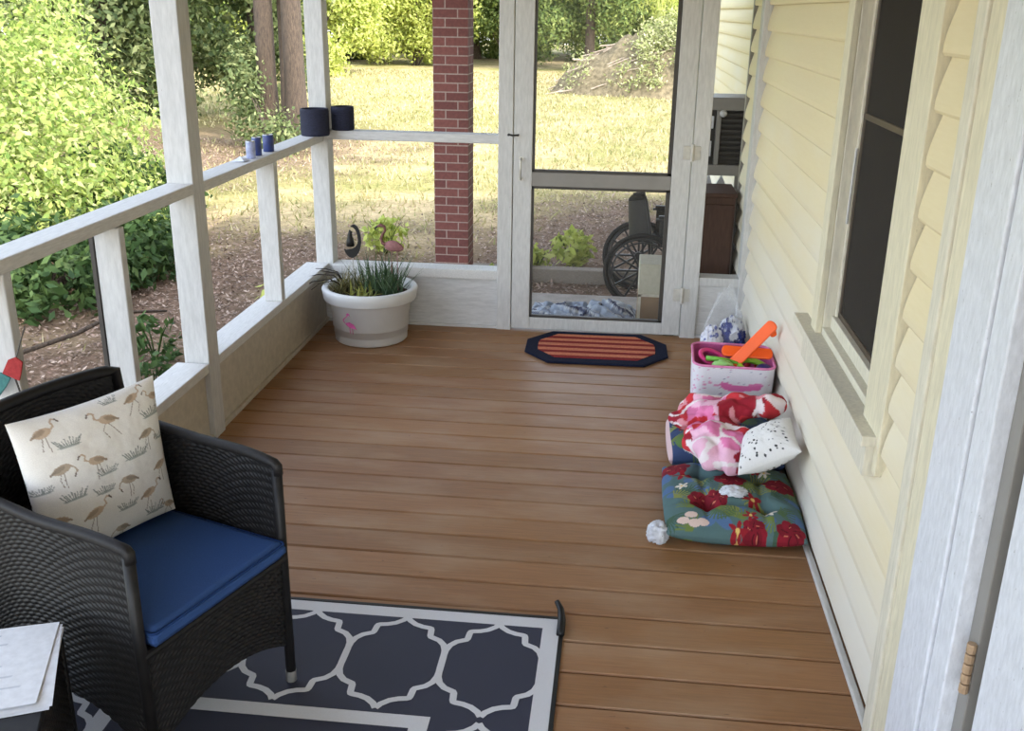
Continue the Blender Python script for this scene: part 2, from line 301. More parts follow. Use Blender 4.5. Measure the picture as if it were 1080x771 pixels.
# right wall: bowed lap siding in stretches around the window
EXPO, Z0L = 0.1225, 0.0405
def siding(mb, y0, y1, za, zb, xf):
    ny = 2; z = Z0L+EXPO*math.floor((za-Z0L)/EXPO)
    while z < zb-1e-6:
        pr = []
        for q in (0, 0.06, 0.2, 0.4, 0.6, 0.8, 1.0):
            zz = min(max(z+q*EXPO, za), zb); qq = (zz-z)/EXPO; pr.append((xf+0.024*(1-max(0.0, cos(pi/2*min(qq, 1)))**1.1)+0.006*max(0, 1-qq/.12)**2, zz))
        pr = [(xf+0.022, pr[0][1])]+pr
        P = np.array([[(x, y, zz) for x, zz in pr] for y in (y0, y1)]); mb.grid(P)
        for y in (y0, y1): mb.add([(x, y, zz) for x, zz in pr]+[(xf+0.03, y, pr[-1][1]), (xf+0.03, y, pr[0][1])], [tuple(range(len(pr)+2))])
        z += EXPO
mb = MB(); WY0, WY1, WZ0 = 2.585, 3.316, 0.77
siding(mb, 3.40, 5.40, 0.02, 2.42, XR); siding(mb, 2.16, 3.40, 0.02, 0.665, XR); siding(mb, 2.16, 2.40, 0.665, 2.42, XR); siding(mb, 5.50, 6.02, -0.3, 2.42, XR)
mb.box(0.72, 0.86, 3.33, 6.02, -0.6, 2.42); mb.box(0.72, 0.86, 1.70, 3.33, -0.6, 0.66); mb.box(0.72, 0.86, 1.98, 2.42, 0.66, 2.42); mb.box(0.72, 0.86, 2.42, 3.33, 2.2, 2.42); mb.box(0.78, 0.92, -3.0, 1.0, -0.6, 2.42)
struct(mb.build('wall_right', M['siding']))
mb = MB(); mb.box(0.680, 0.70, 2.10, 5.392, 0.0, 0.018); struct(mb.build('baseboard_right', M['white_h'], bevel=0.004))
# window in the right wall
win = empty('window_1', (0.70, 2.95, 0.70)); struct(win)
def wpart(name, mat, boxes, lab=None, bevel=0.003):
    e = MB()
    for b in boxes: e.box(*b)
    o = e.build(name, mat, bevel=bevel); o.parent = win; o.matrix_parent_inverse = Matrix.Translation(win.location).inverted()
    if lab: o['label'] = lab
    return o
wpart('casing', M['cream'], [(0.682, 0.76, 2.405, 2.588, 0.60, 2.2), (0.678, 0.70, 3.314, 3.40, 0.70, 2.2), (0.678, 0.76, 2.405, 3.40, 2.10, 2.2)])
wpart('jamb', M['offwhite'], [(0.70, 0.77, 3.312, 3.36, 0.72, 2.12), (0.735, 0.77, 3.296, 3.312, 0.76, 2.1)])
wpart('sill', M['offwhite'], [(0.645, 0.70, 2.43, 3.56, 0.672, 0.700), (0.70, 0.78, 2.43, 3.33, 0.690, 0.722), (0.725, 0.78, 2.588, 3.314, 0.722, 0.765), (0.660, 0.70, 2.44, 3.42, 0.585, 0.672)])
wpart('sash', M['bronze'], [(0.742, 0.765, 2.588, 3.296, 0.765, 0.785), (0.742, 0.765, 3.276, 3.296, 0.765, 2.1), (0.742, 0.765, 2.588, 2.606, 0.765, 2.1), (0.742, 0.765, 2.588, 3.296, 1.41, 1.43), (0.742, 0.765, 2.588, 3.296, 2.08, 2.1)], 'dark bronze sash')
t = NT('dark_window_glass'); t.col(L4((34, 28, 22))); t.rough(0.08); t.spec(0.22); tr = t.new('ShaderNodeBsdfTransparent'); tr.inputs[0].default_value = (0.5, 0.47, 0.42, 1); mx = t.new('ShaderNodeMixShader'); mx.inputs[0].default_value = 0.7
t.l.new(tr.outputs[0], mx.inputs[1]); t.l.new(t.p.outputs[0], mx.inputs[2]); t.l.new(mx.outputs[0], t.out.inputs[0]); M['glass'] = t.m
wpart('glass', M['glass'], [(0.752, 0.756, 2.60, 3.28, 0.79, 1.41), (0.752, 0.756, 2.60, 3.28, 1.43, 2.08)], None, 0)
wpart('insect_screen', see_through('dark_window_screen', (34, 27, 20), 0.84, 0.9), [(0.7465, 0.747, 2.606, 3.276, 0.785, 2.08)], 'dark insect screen over the window', 0)
wpart('blind', plain('brown_blind', (64, 52, 40), 0.8, 0.1, 0.2, 14, 0, 0, (1, 1, 20)), [(0.80, 0.81, 2.45, 3.40, 0.6, 2.3)], 'dark brown blind behind the glass', 0)
e = MB(); e.tube([(0.732, 3.29, 1.32), (0.730, 3.285, 1.2), (0.730, 3.287, 1.08)], 0.004, 6); o = e.build('cord', M['white'], parent=win); o.matrix_parent_inverse = Matrix.Translation(win.location).inverted()
# near end trims, door casing and house door
mb = MB(); mb.box(0.676, 0.72, 2.105, 2.165, 0.0, 2.42); struct(mb.build('trim_7', M['offwhite'], bevel=0.004))
mb = MB(); mb.box(0.684, 0.73, 1.985, 2.105, 0.0, 2.42); struct(mb.build('trim_8', M['cream'], bevel=0.002))
mb = MB(); mb.box(0.670, 0.75, 1.835, 1.985, 0.0, 2.42); mb.box(0.664, 0.75, 1.79, 1.828, 0.0, 2.42); mb.box(0.670, 0.75, 1.70, 1.785, 0.0, 2.42); struct(mb.build('trim_9', M['doorpaint'], bevel=0.004))
mb = MB(); mb.box(0.70, 0.80, 1.652, 1.70, 0.0, 2.42); mb.box(0.72, 0.80, 1.625, 1.652, 0.0, 2.42); struct(mb.build('trim_10', M['greymetal'], bevel=0.002))
d2 = empty('door_2', (0.72, 1.2, 0.02)); struct(d2)
def d2p(name, mat, e, lab=None, bevel=0.004):
    o = e.build(name, mat, bevel=bevel); o.parent = d2; o.matrix_parent_inverse = Matrix.Translation(d2.location).inverted()
    if lab: o['label'] = lab
e = MB(); e.box(0.700, 0.745, 1.02, 1.615, 0.02, 2.03); d2p('door_leaf', M['doorpaint'], e)
e = MB()
for a, b in ((0.2, 0.75), (0.95, 1.85)):
    e.box(0.690, 0.702, 1.08, 1.44, a, b)
d2p('raised_panel', M['doorpaint'], e, None, 0.012)
e = MB()
for i in range(5): e.tube([(0.690, 1.655, 0.515+i*0.022), (0.690, 1.655, 0.534+i*0.022)], 0.009, 10)
d2p('hinge', M['brass'], e, 'aged brass hinge knuckle', 0.001)
# ceiling over the porch, roof and carport, house body
mb = MB(); mb.box(-1.95, 0.75, -1.6, 5.55, 2.42, 2.47); struct(mb.build('ceiling', M['ceil']))
mb = MB(); P = [(-2.05, 2.46), (4.6, 4.7), (11, 2.5), (11, 2.35), (4.6, 4.55), (-2.05, 2.34)]
mb.prism([(x, -3.0, z) for x, z in [(-2.05, 2.50), (4.6, 4.8), (11, 2.55), (11, 2.47), (-2.05, 2.475)]], (0, 12.7, 0)); struct(mb.build('roof', plain('roof_shingles', (96, 92, 88), 0.9, 0.1)))
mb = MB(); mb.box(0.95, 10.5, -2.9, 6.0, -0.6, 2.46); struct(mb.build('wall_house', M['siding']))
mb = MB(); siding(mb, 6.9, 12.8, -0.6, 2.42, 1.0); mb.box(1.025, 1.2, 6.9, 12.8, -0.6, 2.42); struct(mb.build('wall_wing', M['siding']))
mb = MB(); mb.box(0.69, 0.74, 6.02, 6.07, -0.6, 2.42); struct(mb.build('trim_11', M['greymetal'], bevel=0.003))
# ================================================================ THE YARD
GZ = -0.6
def gcol(x, y):
    """straw lawn, leafy mulch near the house"""
    P = np.stack([x*0.45, y*0.45, 0*x], -1); n = fbm(P, 3); n2 = fbm(P*3.1, 9)
    straw = srgb(np.array([194, 174, 136])/255.); green = srgb(np.array([150, 147, 92])/255.); mul = srgb(np.array([124, 103, 88])/255.)
    c = straw+(green-straw)*np.clip((n*0.5+n2*0.5-0.36)*4, 0, 1)[..., None]
    d = np.maximum(0, np.maximum((y-(8.3+2.8*np.clip((x+2)/1.5, 0, 1)))/3.0, (-x-4.4-(y-6)*0.0)/3.0)); m = np.clip(1.15-d+(n2-0.5)*1.3, 0, 1)
    m = np.maximum(m, np.clip(1.4-np.hypot((x+7.2)/3.2, (y-17)/3.6)+(n2-.5), 0, 0.75))
    return c+(mul-c)*m[..., None], m
def gz(x, y): return GZ+0.05*(fbm(np.stack([np.asarray(x, float)*0.5, np.asarray(y, float)*0.5, 0*np.asarray(x, float)], -1), 5)-0.5)-0.0
gx = np.concatenate([np.linspace(-60, -14, 40), np.linspace(-13.5, 6, 120), np.linspace(7, 45, 30)]); gy = np.concatenate([np.linspace(-8, 4, 24), np.linspace(4.2, 22, 130), np.linspace(22.5, 75, 90)])
GX_, GY_ = np.meshgrid(gx, gy); P = np.stack([GX_, GY_, gz(GX_, GY_)], -1); c, m = gcol(GX_, GY_); mb = MB(); mb.grid(P)
o = mb.build('ground', M['ground'], smooth=True, cols=rows(c)); struct(o)
def blades(n, xr, yr, h, keep, name, mat, label, cat, flat=False):
    x = RNG.uniform(*xr, n); y = RNG.uniform(*yr, n); _, m = gcol(x, y); k = keep(x, y, m); x, y = x[k], y[k]; n = len(x); z = gz(x, y)
    a = RNG.uniform(0, 2*pi, n); hh = h*RNG.uniform(0.5, 1.4, n); b = np.stack([x, y, z], -1)
    if flat:
        d = np.stack([np.cos(a), np.sin(a), RNG.normal(0, .35, n)], -1); e = np.stack([-np.sin(a), np.cos(a), RNG.normal(0, .35, n)], -1); b[:, 2] += RNG.uniform(0.004, 0.03, n)
        V = np.stack([b-d*hh[:, None], b+e*hh[:, None]*.45, b+d*hh[:, None], b-e*hh[:, None]*.45], 1)
        o = soup(name, V, 4, mat)
    else:
        d = np.stack([np.cos(a), np.sin(a), 0*a], -1); wd = 0.006+0.0006*y
        lean = np.stack([RNG.normal(0, .5, n), RNG.normal(0, .5, n), np.ones(n)], -1)
        V = np.stack([b-d*wd[:, None], b+d*wd[:, None], b+lean*hh[:, None]], 1); o = soup(name, V, 3, mat)
    return tag(o, label, cat, None, 'stuff')
inview = lambda x, y: (x > -1.0-0.80*y) & (x < 0.30*y) & ~((x > .6) & (y < 13.2)) & ~((x > -1.8) & (y < 6.7)) & (y > 2)
blades(150000, (-26, 9), (5, 40), 0.075, lambda x, y, m: inview(x, y) & (RNG.random(len(x)) > m*0.95+y*0.012), 'lawn_grass', M['grass'], 'dry straw and green grass covering the sunny lawn', 'grass')
blades(120000, (-9, 1), (3, 18), 0.018, lambda x, y, m: inview(x, y) & (RNG.random(len(x)) < m), 'leaf_litter', M['litter'], 'dry brown leaves scattered over the ground beside the porch', 'leaves', True)
# foliage
def leaf_points(blobs, n, clump, seed):
    r = np.random.default_rng(seed); out = []; nor = []; wts = np.array([b[3]*b[4]+b[4]*b[5]+b[3]*b[5] for b in blobs]); wts /= wts.sum()
    for b, q in zip(blobs, wts):
        m = int(n*q); nc = max(6, m//clump[0]); d = r.normal(size=(nc, 3)); d /= np.linalg.norm(d, axis=1)[:, None]
        rad = r.uniform(0.62, 1.03, nc)**0.7; C0 = np.array(b[:3])+d*np.array(b[3:6])*rad[:, None]
        i = r.integers(0, nc, m); p = C0[i]+r.normal(size=(m, 3))*clump[1]; out.append(p); nn = d[i]+r.normal(size=(m, 3))*0.75+np.array([0, 0, 0.35]); nor.append(nn)
    p = np.vstack(out); nn = np.vstack(nor); nn /= np.linalg.norm(nn, axis=1)[:, None]; return p, nn, r
def foliage(name, blobs, n, size, clump, mat, parent, seed, asp=0.5):
    p, nn, r = leaf_points(blobs, n, clump, seed); m = len(p); a = r.normal(size=(m, 3)); a -= nn*(a*nn).sum(1)[:, None]; a /= np.linalg.norm(a, axis=1)[:, None]; b = np.cross(nn, a)
    s_ = size*r.uniform(0.6, 1.35, m)[:, None]; k = p[:, 2] > GZ+0.02 if parent is None or parent.location.z > -1 else slice(None)
    V = np.stack([p-a*s_, p+b*s_*asp-a*s_*.15-nn*s_*.12, p+a*s_*1.1, p-b*s_*asp-a*s_*.15-nn*s_*.12], 1)
    o = soup(name, V, 4, mat, parent)
    return o
def knobs(seed, n, w, d, h, s):
    r = random.Random(seed); out = []
    for i in range(n): q = r.random(); z = .25+q*h; k = s*r.uniform(.6, 1.2)*(1-.35*q); out.append((r.uniform(-w, w)*(1-.3*q), r.uniform(-d, d), z, k, k, k*r.uniform(.6, .9)))
    return out
def bush(loc, blobs, n, size, clump, mat, label, seed, stems=7, group=None, cat='bush', name='bush', h=1.0):
    e = empty(name, (loc[0], loc[1], float(gz(loc[0], loc[1])))); tag(e, label, cat, group); foliage('foliage', blobs, n, size, clump, mat, e, seed)
    if stems:
        r = random.Random(seed); mb = MB()
        for i in range(stems):
            a = r.uniform(0, 2*pi); q = r.uniform(0.15, 0.75); bb = blobs[i % len(blobs)]; tx, ty, tz = bb[0]+cos(a)*bb[3]*q, bb[1]+sin(a)*bb[4]*q, bb[2]+bb[5]*r.uniform(0.1, 0.8)
            mb.tube([(0.12*cos(a), 0.12*sin(a), -0.03), (tx*.45+r.uniform(-.1, .1), ty*.45+r.uniform(-.1, .1), tz*.5), (tx, ty, tz)], [0.022*h, 0.016*h, 0.006*h], 6)
        mb.build('stems', M['bark'], e, True)
    return e
def tree(loc, h, rad, blobs, n, size, clump, mat, label, seed, lean=(0, 0), group=None, forks=3):
    e = empty('tree', (loc[0], loc[1], float(gz(loc[0], loc[1])))); tag(e, label, 'tree', group); r = random.Random(seed); mb = MB()
    pts = [(lean[0]*q*h+r.uniform(-.05, .05)*q, lean[1]*q*h+r.uniform(-.05, .05)*q, q*h-0.05) for q in (0, .04, .12, .3, .5, .7, .85, 1)]
    mb.tube(pts, [rad*1.5, rad*1.18, rad, rad*.93, rad*.82, rad*.62, rad*.4, rad*.1], 14)
    for i in range(forks):
        q = r.uniform(0.35, 0.75); b = pts[4]; a = r.uniform(0, 2*pi); b = (lean[0]*q*h, lean[1]*q*h, q*h); L = h*r.uniform(.16, .3)
        mb.tube([b, (b[0]+cos(a)*L*.5, b[1]+sin(a)*L*.5, b[2]+L*.45), (b[0]+cos(a)*L, b[1]+sin(a)*L, b[2]+L*.8)], [rad*.45, rad*.3, rad*.08], 8)
    mb.build('trunk', M['bark'], e, True); foliage('foliage', blobs, n, size, clump, mat, e, seed)
    return e
# big bright bush left of the porch
bush((-7.2, 9.6), [(0, 0, 2.3, 1.75, 2.2, 2.4), (.9, -.2, .9, 1.75, 1.9, 1.2), (1.2, -.6, .35, 1.65, 1.6, .75), (-1.6, -1.8, 2.0, 1.9, 2.0, 2.3), (-.2, -2.3, .9, 1.7, 1.3, 1.2)], 90000, 0.036, (26, 0.11), M['bush'],
     'huge bright yellow-green bush filling the upper left beyond the railing', 1, 16, h=1.6)
bush((-4.7, 7.5), [(0, 0, 0.24, 0.75, 0.8, 0.36), (-0.9, -0.3, 0.26, 0.8, 0.8, 0.4), (0.35, 0.8, 0.24, 0.5, 0.6, 0.32)], 12000, 0.045, (18, 0.1), M['shadebush'], 'low dark green bush seen below the left railing board', 2, 8)
bush((-4.8, 9.9), [(0, 0, 0.3, 0.4, 0.5, 0.4), (-0.6, 0.3, 0.4, 0.5, 0.6, 0.5)], 3800, 0.05, (18, 0.09), M['shadebush'], 'small dark shrub just left of the tall porch post', 3, 6)
# shaded trees behind the bush and the trunk pair
tree((-10.9, 20.8), 9, 0.2, [(0, 0, 5.0, 2.0, 2.0, 3.6), (0.3, -0.6, 2.0, 1.7, 1.5, 1.6), (-1.6, 0, 2.4, 1.6, 1.6, 2.2), (.5, .2, .7, 1.3, 1.2, .8)], 26000, 0.075, (30, 0.22), M['treeleaf'], 'dark leafy tree behind the bright bush, left of the tall porch post', 4)
tree((-8.0, 22.0), 9, 0.17, [(0, 0, 5.0, 2.0, 1.8, 3.0), (-0.3, -0.4, 2.2, 1.5, 1.3, 1.5), (.2, 0, 1.0, .9, .9, .7)], 22000, 0.075, (28, 0.2), M['treeleaf'], 'leafy tree in dappled light between the tall post and the bare trunks', 5)
tree((-6.22, 17.5), 10, 0.165, [(0, 0, 7.5, 1.9, 1.9, 2.0), (-0.6, 0.8, 3.4, .8, .7, .8)], 7000, 0.08, (24, 0.2), M['treeleaf'], 'slim bare grey-brown trunk rising behind the blue cans', 6, (0.004, 0))
tree((-6.42, 19.2), 10, 0.135, [(0, 1.2, 7.5, 1.9, 1.6, 2.0), (.3, .4, 3.2, .7, .6, .8)], 5000, 0.08, (24, 0.2), M['treeleaf'], 'dark trunk just behind and right of the slim bare trunk', 16, (0.006, 0))
tree((-5.66, 17.3), 11, 0.175, [(0, 0, 8, 1.9, 1.9, 2.2), (0.2, 1.0, 3.8, 1.0, .8, .8)], 7000, 0.08, (24, 0.2), M['treeleaf'], 'thick trunk left of the corner post', 7, (0.004, 0))
bush((-5.75, 16.2), [(0.1, 0, 0.25, 0.35, 0.4, 0.35), (-.75, 0.9, 0.9, 0.25, 0.3, 0.8)], 2400, 0.045, (16, 0.12), M['treeleaf'], 'leafy undergrowth at the foot of the two trunks', 8, 5)
# shrubs at the lawn edge
bush((-11.6, 36.5), knobs(91, 17, 3.0, 1.2, 3.6, .95), 26000, 0.085, (30, 0.24), M['yellowleaf'], 'yellow-green shrub at the lawn edge right of the corner post', 9, 6, h=2)
bush((-9.0, 44), knobs(92, 18, 2.6, 1.2, 4.4, 1.0), 24000, 0.09, (30, 0.26), M['yellowleaf'], 'pale shrub at the lawn edge left of the brick pillar', 10, 6, h=2)
bush((-5.2, 46), knobs(93, 12, 1.5, 1.0, 4.6, .95), 18000, 0.09, (30, 0.26), M['farleaf'], 'green shrub between the brick pillar and the screen door', 11, 6, h=2)
tree((-1.5, 42), 9, 0.2, [(q[0], q[1], q[2]+1.3, *q[3:]) for q in knobs(94, 20, 2.7, 1.4, 5.5, 1.15)], 34000, 0.09, (34, 0.3), M['farleaf'], 'dark tree with low branches behind the left of the brush pile', 12)
tree((3.4, 44), 10, 0.22, [(q[0], q[1], q[2]+1.1, *q[3:]) for q in knobs(95, 22, 3.2, 1.6, 6, 1.2)], 34000, 0.09, (34, 0.3), M['farleaf'], 'dark tree behind the right of the brush pile', 13)
# woodland behind
base_tree = None
WOOD = [(-50, 34), (-42, 35), (-34, 35.5), (-27, 34), (-22, 40), (-16.5, 38), (-18.5, 47), (-13, 47), (-7.5, 51), (-1.8, 51.5), (3.6, 52), (9.5, 50), (15.5, 49), (22, 47), (-12, 56), (-4.5, 58), (6.5, 58.5), (-26, 46), (-35, 45), (0.5, 59)]
for i, (x, y) in enumerate(WOOD):
    if base_tree is None:
        base_tree = tree((x, y), 12, 0.24, [(q[0], q[1], q[2]+.3, *q[3:]) for q in knobs(96, 34, 2.7, 2.5, 9.5, 1.35)], 36000, 0.11, (34, 0.32), M['farleaf'], 'tall leafy woodland tree standing in the back row beyond the lawn', 20, (0, 0), 'woodland trees beyond the lawn'); continue
    c = base_tree.copy(); S.collection.objects.link(c); c.location = (x, y, GZ); c.rotation_euler = (0, 0, random.uniform(0, 6.28)); sc = random.uniform(.9, 1.1); c.scale = (sc, sc, sc)
    for ch in base_tree.children:
        d = ch.copy(); S.collection.objects.link(d); d.parent = c
# brush pile
bp = empty('brush_pile', (1.2, 31.5, GZ)); tag(bp, 'heap of cut brush and branches overgrown with weeds on the lawn, behind the door', 'brush pile')
gxp, gyp = np.meshgrid(np.linspace(-3.9, 4.8, 64), np.linspace(-2.6, 2.4, 46)); hh = np.clip(1.0-(np.where(gxp < .8, (gxp-.8)/4.2, (gxp-.8)/3.6))**2-(gyp/2.2)**2, 0, 1)**0.7*1.75*(0.62+0.5*fbm(np.stack([gxp, gyp, 0*gxp], -1)*1.4, 4)+.35*fbm(np.stack([gxp, gyp, 0*gxp], -1)*5, 6))-0.03
mb = MB(); mb.grid(np.stack([gxp, gyp, hh], -1)); mb.build('mound', plain('dead_brush', (118, 107, 84), 0.95, 0.1, 0.45, 9, 0.8), bp, True)
mb = MB(); r = random.Random(5)
for i in range(100):
    x, y = r.uniform(-3.2, 2.6), r.uniform(-1.7, 1.2); q = max(0, 1-((x-.8)/4.0)**2-(y/2.2)**2)**.7*1.75; a = r.gauss(0.35, .35); L = r.uniform(.5, 1.3)
    mb.tube([(x-cos(a)*L/2, y, q-sin(a)*L/2*.8+.02), (x, y-.05, q+.07), (x+cos(a)*L/2, y-.05, q+sin(a)*L/2*.8+.08)], [0.022, 0.018, 0.008], 5)
mb.build('branches', plain('dead_branches', (172, 156, 138), 0.9, 0.1, 0.2, 8), bp)
rg_ = np.random.default_rng(77); sx_, sy_, sz_ = gxp.ravel(), gyp.ravel(), hh.ravel(); nz_ = fbm(np.stack([sx_*.9, sy_*.9, 0*sx_], -1), 12)
pw = (sz_ > .02)*np.clip(.25+(sx_+.9)*.9+(-sy_-1.0)*.7, 0.02, 1)*np.clip((nz_-.36)*6, 0, 1)*(sy_ < .8); ci = rg_.choice(len(sx_), 900, p=pw/pw.sum()); n_ = 26000; ii = rg_.integers(0, 900, n_)
pc = np.stack([sx_[ci], sy_[ci]-.05, sz_[ci]+rg_.uniform(.05, .38, 900)], -1)[ii]+rg_.normal(size=(n_, 3))*.12; nn_ = rg_.normal(size=(n_, 3))*.8+np.array([.1, -.4, .7]); nn_ /= np.linalg.norm(nn_, axis=1)[:, None]
a_ = rg_.normal(size=(n_, 3)); a_ -= nn_*(a_*nn_).sum(1)[:, None]; a_ /= np.linalg.norm(a_, axis=1)[:, None]; b_ = np.cross(nn_, a_); z_ = .055*rg_.uniform(.5, 1.3, n_)[:, None]
soup('weeds', np.stack([pc-a_*z_, pc+b_*z_*.5, pc+a_*z_, pc-b_*z_*.5], 1), 4, leaf_mat('sage_weed_leaves', [(150, 158, 90), (178, 180, 126), (118, 132, 68), (198, 194, 152), (98, 112, 54)], .3), bp)
# tall pale canes over the brush pile
def canes(loc, n, h, label, seed):
    e = empty('cane_clump', (loc[0], loc[1], loc[2])); tag(e, label, 'plant'); r = random.Random(seed); mb = MB()
    for i in range(n):
        a = r.uniform(0, 2*pi); q = r.uniform(.2, 1)*.5; hh = h*r.uniform(.6, 1); b = (.25*cos(a)*r.random(), .25*sin(a)*r.random(), 0)
        mb.tube([b, (b[0]+q*cos(a)*.35, b[1]+q*sin(a)*.35, hh*.5), (b[0]+q*cos(a)*1.3, b[1]+q*sin(a)*1.3, hh)], [0.028, 0.022, 0.01], 5)
    mb.build('stalks', plain('pale_green_cane', (196, 200, 120), 0.8, 0.2, 0.2, 4), e)
    foliage('foliage', [(0, 0, h*.75, .8, .6, h*.35)], 900, 0.13, (8, .2), M['yellowleaf'], e, seed, 0.2)
canes((1.05, 31.9, GZ+1.2), 26, 2.6, 'pale green upright canes growing from the top of the brush pile', 3)
canes((3.1, 32.2, GZ+1.0), 18, 2.6, 'pale canes leaning at the right edge of the door view', 4)
# weeds on the mulch
def weed(loc, n, h, label, seed, mat='yellowleaf', size=0.05):
    e = empty('weed', (loc[0], loc[1], float(gz(loc[0], loc[1])))); tag(e, label, 'weed'); mb = MB(); r = random.Random(seed)
    for i in range(6):
        a = r.uniform(0, 2*pi); mb.tube([(0, 0, -.01), (cos(a)*h*.25, sin(a)*h*.25, h*.6), (cos(a)*h*.45, sin(a)*h*.45, h*.9)], [.006, .005, .002], 5)
    mb.build('stems', M['shadebush'], e); foliage('leaves', [(0, 0, h*.55, h*.55, h*.55, h*.45)], n, size, (6, .03), M[mat], e, seed); return e
weed((-.42, 9.35), 260, .34, 'leafy green weed on the ground seen through the lower door screen', 1, 'yellowleaf', .055)
weed((-.75, 9.0), 160, .24, 'low weed at the left of the lower door screen', 2)
weed((-.98, 8.65), 90, .2, 'small weed at the foot of the brick pillar, right side', 3)
weed((-2.65, 7.35), 110, .22, 'small yellow-green weed on the mulch between the two rail posts', 4)
weed((-3.1, 6.15), 130, .34, 'green seedling behind the railing between chair post and tall post', 5, 'shadebush', .04)
weed((-2.85, 5.6), 90, .2, 'low green seedling close to the wall left of the tall post', 6, 'shadebush', .035)
weed((-3.75, 5.35), 110, .22, 'low grassy weed behind the chair back', 7, 'shadebush', .035)
weed((-2.3, 9.6), 260, .36, 'leafy yellow-green weed growing behind the planter ornaments', 9, 'yellowleaf', .045)
weed((-1.75, 10.2), 70, .16, 'tiny green weed on the leaf litter left of the pillar', 8)
# fallen branch, leaning rod
mb = MB(); mb.tube([(-4.15, 5.55, GZ+.10), (-3.9, 5.9, GZ+.12), (-3.62, 6.1, GZ+.2), (-3.55, 6.55, GZ+.22), (-3.35, 6.9, GZ+.14)], [.02, .018, .016, .013, .008], 8)
tag(mb.build('fallen_branch', M['bark'], smooth=True, loc=(-3.7, 6.1, GZ)), 'curved bare branch lying on the mulch behind the chair', 'branch')
mb = MB(); mb.tube([(-2.14, 7.15, GZ-.05), (-2.17, 7.17, .95)], .008, 6); tag(mb.build('garden_rod', plain('rusty_rod', (110, 78, 62), .8), loc=(-2.15, 7.15, GZ)), 'thin rusty rod standing in the ground left of the corner post', 'rod')
# brick pillar
def uv_box(name, x0, x1, y0, y1, z0, z1, mat):
    e = MB(); e.box(x0, x1, y0, y1, z0, z1); o = e.build(name, mat); me = o.data; uv = me.uv_layers.new(name='UVMap')
    for p in me.polygons:
        for li in p.loop_indices:
            v = me.vertices[me.loops[li].vertex_index].co; uv.data[li].uv = ((v.x-x0) if abs(p.normal.y) > .5 else (v.y-y0 + (0.10 if True else 0)), v.z+0.013)
    return o
tag(uv_box('brick_pillar', -1.575, -1.285, 8.4, 8.7, GZ-.05, 2.48, M['brick']), 'red brick pillar standing in the yard beyond the far railing', 'pillar')
# steps, slab and edging outside the door
mb = MB(); mb.box(-1.0, 2.0, 5.50, 6.75, GZ-.05, -0.15); struct(mb.build('stoop', M['concrete'], bevel=.01))
mb = MB(); mb.box(-1.6, 1.6, 8.75, 8.88, GZ-.05, GZ+.12); tag(mb.build('edging_timber', M['timber'], bevel=.01, loc=(0, 8.8, GZ)), 'long weathered timber edging the mulch beyond the door', 'timber')
# ================================================================ WICKER CHAIR
t = NT('black_wicker'); n = t.noise(t.coord(), 40, 3); t.col(t.ramp(n, [(0.3, L4((17, 16, 16))), (0.7, L4((30, 28, 28)))])); t.rough(0.5); t.spec(0.3); M['wicker'] = t.m
M['wrap'] = plain('wrapped_wicker_edge', (30, 28, 28), 0.55, 0.3, 0.25, 120, 0.2)
def weave(P, pitch_u, pitch_v, h, side=1):
    """strands woven over ribs: lift a dense grid along its normal"""
    du = np.gradient(P, axis=0); dv = np.gradient(P, axis=1); N = np.cross(du, dv); N /= np.linalg.norm(N, axis=2)[..., None]+1e-12
    lu = np.concatenate([np.zeros((1, P.shape[1])), np.cumsum(np.linalg.norm(np.diff(P, axis=0), axis=2), 0)]); lv = np.concatenate([np.zeros((P.shape[0], 1)), np.cumsum(np.linalg.norm(np.diff(P, axis=1), axis=2), 1)], 1)
    k = lv/pitch_v; row = np.floor(k); f = k-row; a = np.sin(pi*(lu/pitch_u+row*0.5)); hh = h*np.sqrt(np.clip(1-(2*f-1)**2, 0, 1))*(0.05+0.95*np.abs(a)**0.6)
    return P+side*N*hh[..., None]
def weave_panel(mb, fn, nu, nv, h=0.0042, pu=0.026, pv=0.0108, two=True, gap=0.004):
    u, v = np.meshgrid(np.linspace(0, 1, nu), np.linspace(0, 1, nv), indexing='ij'); P = fn(u, v)
    du = np.gradient(P, axis=0); dv = np.gradient(P, axis=1); N = np.cross(du, dv); N /= np.linalg.norm(N, axis=2)[..., None]+1e-12
    mb.grid(weave(P+N*gap, pu, pv, h, 1))
    if two: mb.grid(weave(P-N*gap, pu, pv, h, -1), flip=True)
ch = empty('wicker_armchair', (-1.14, 2.042, 0.0058), radians(-20)); tag(ch, 'black woven wicker armchair standing on the navy rug', 'chair')
HW = 0.24
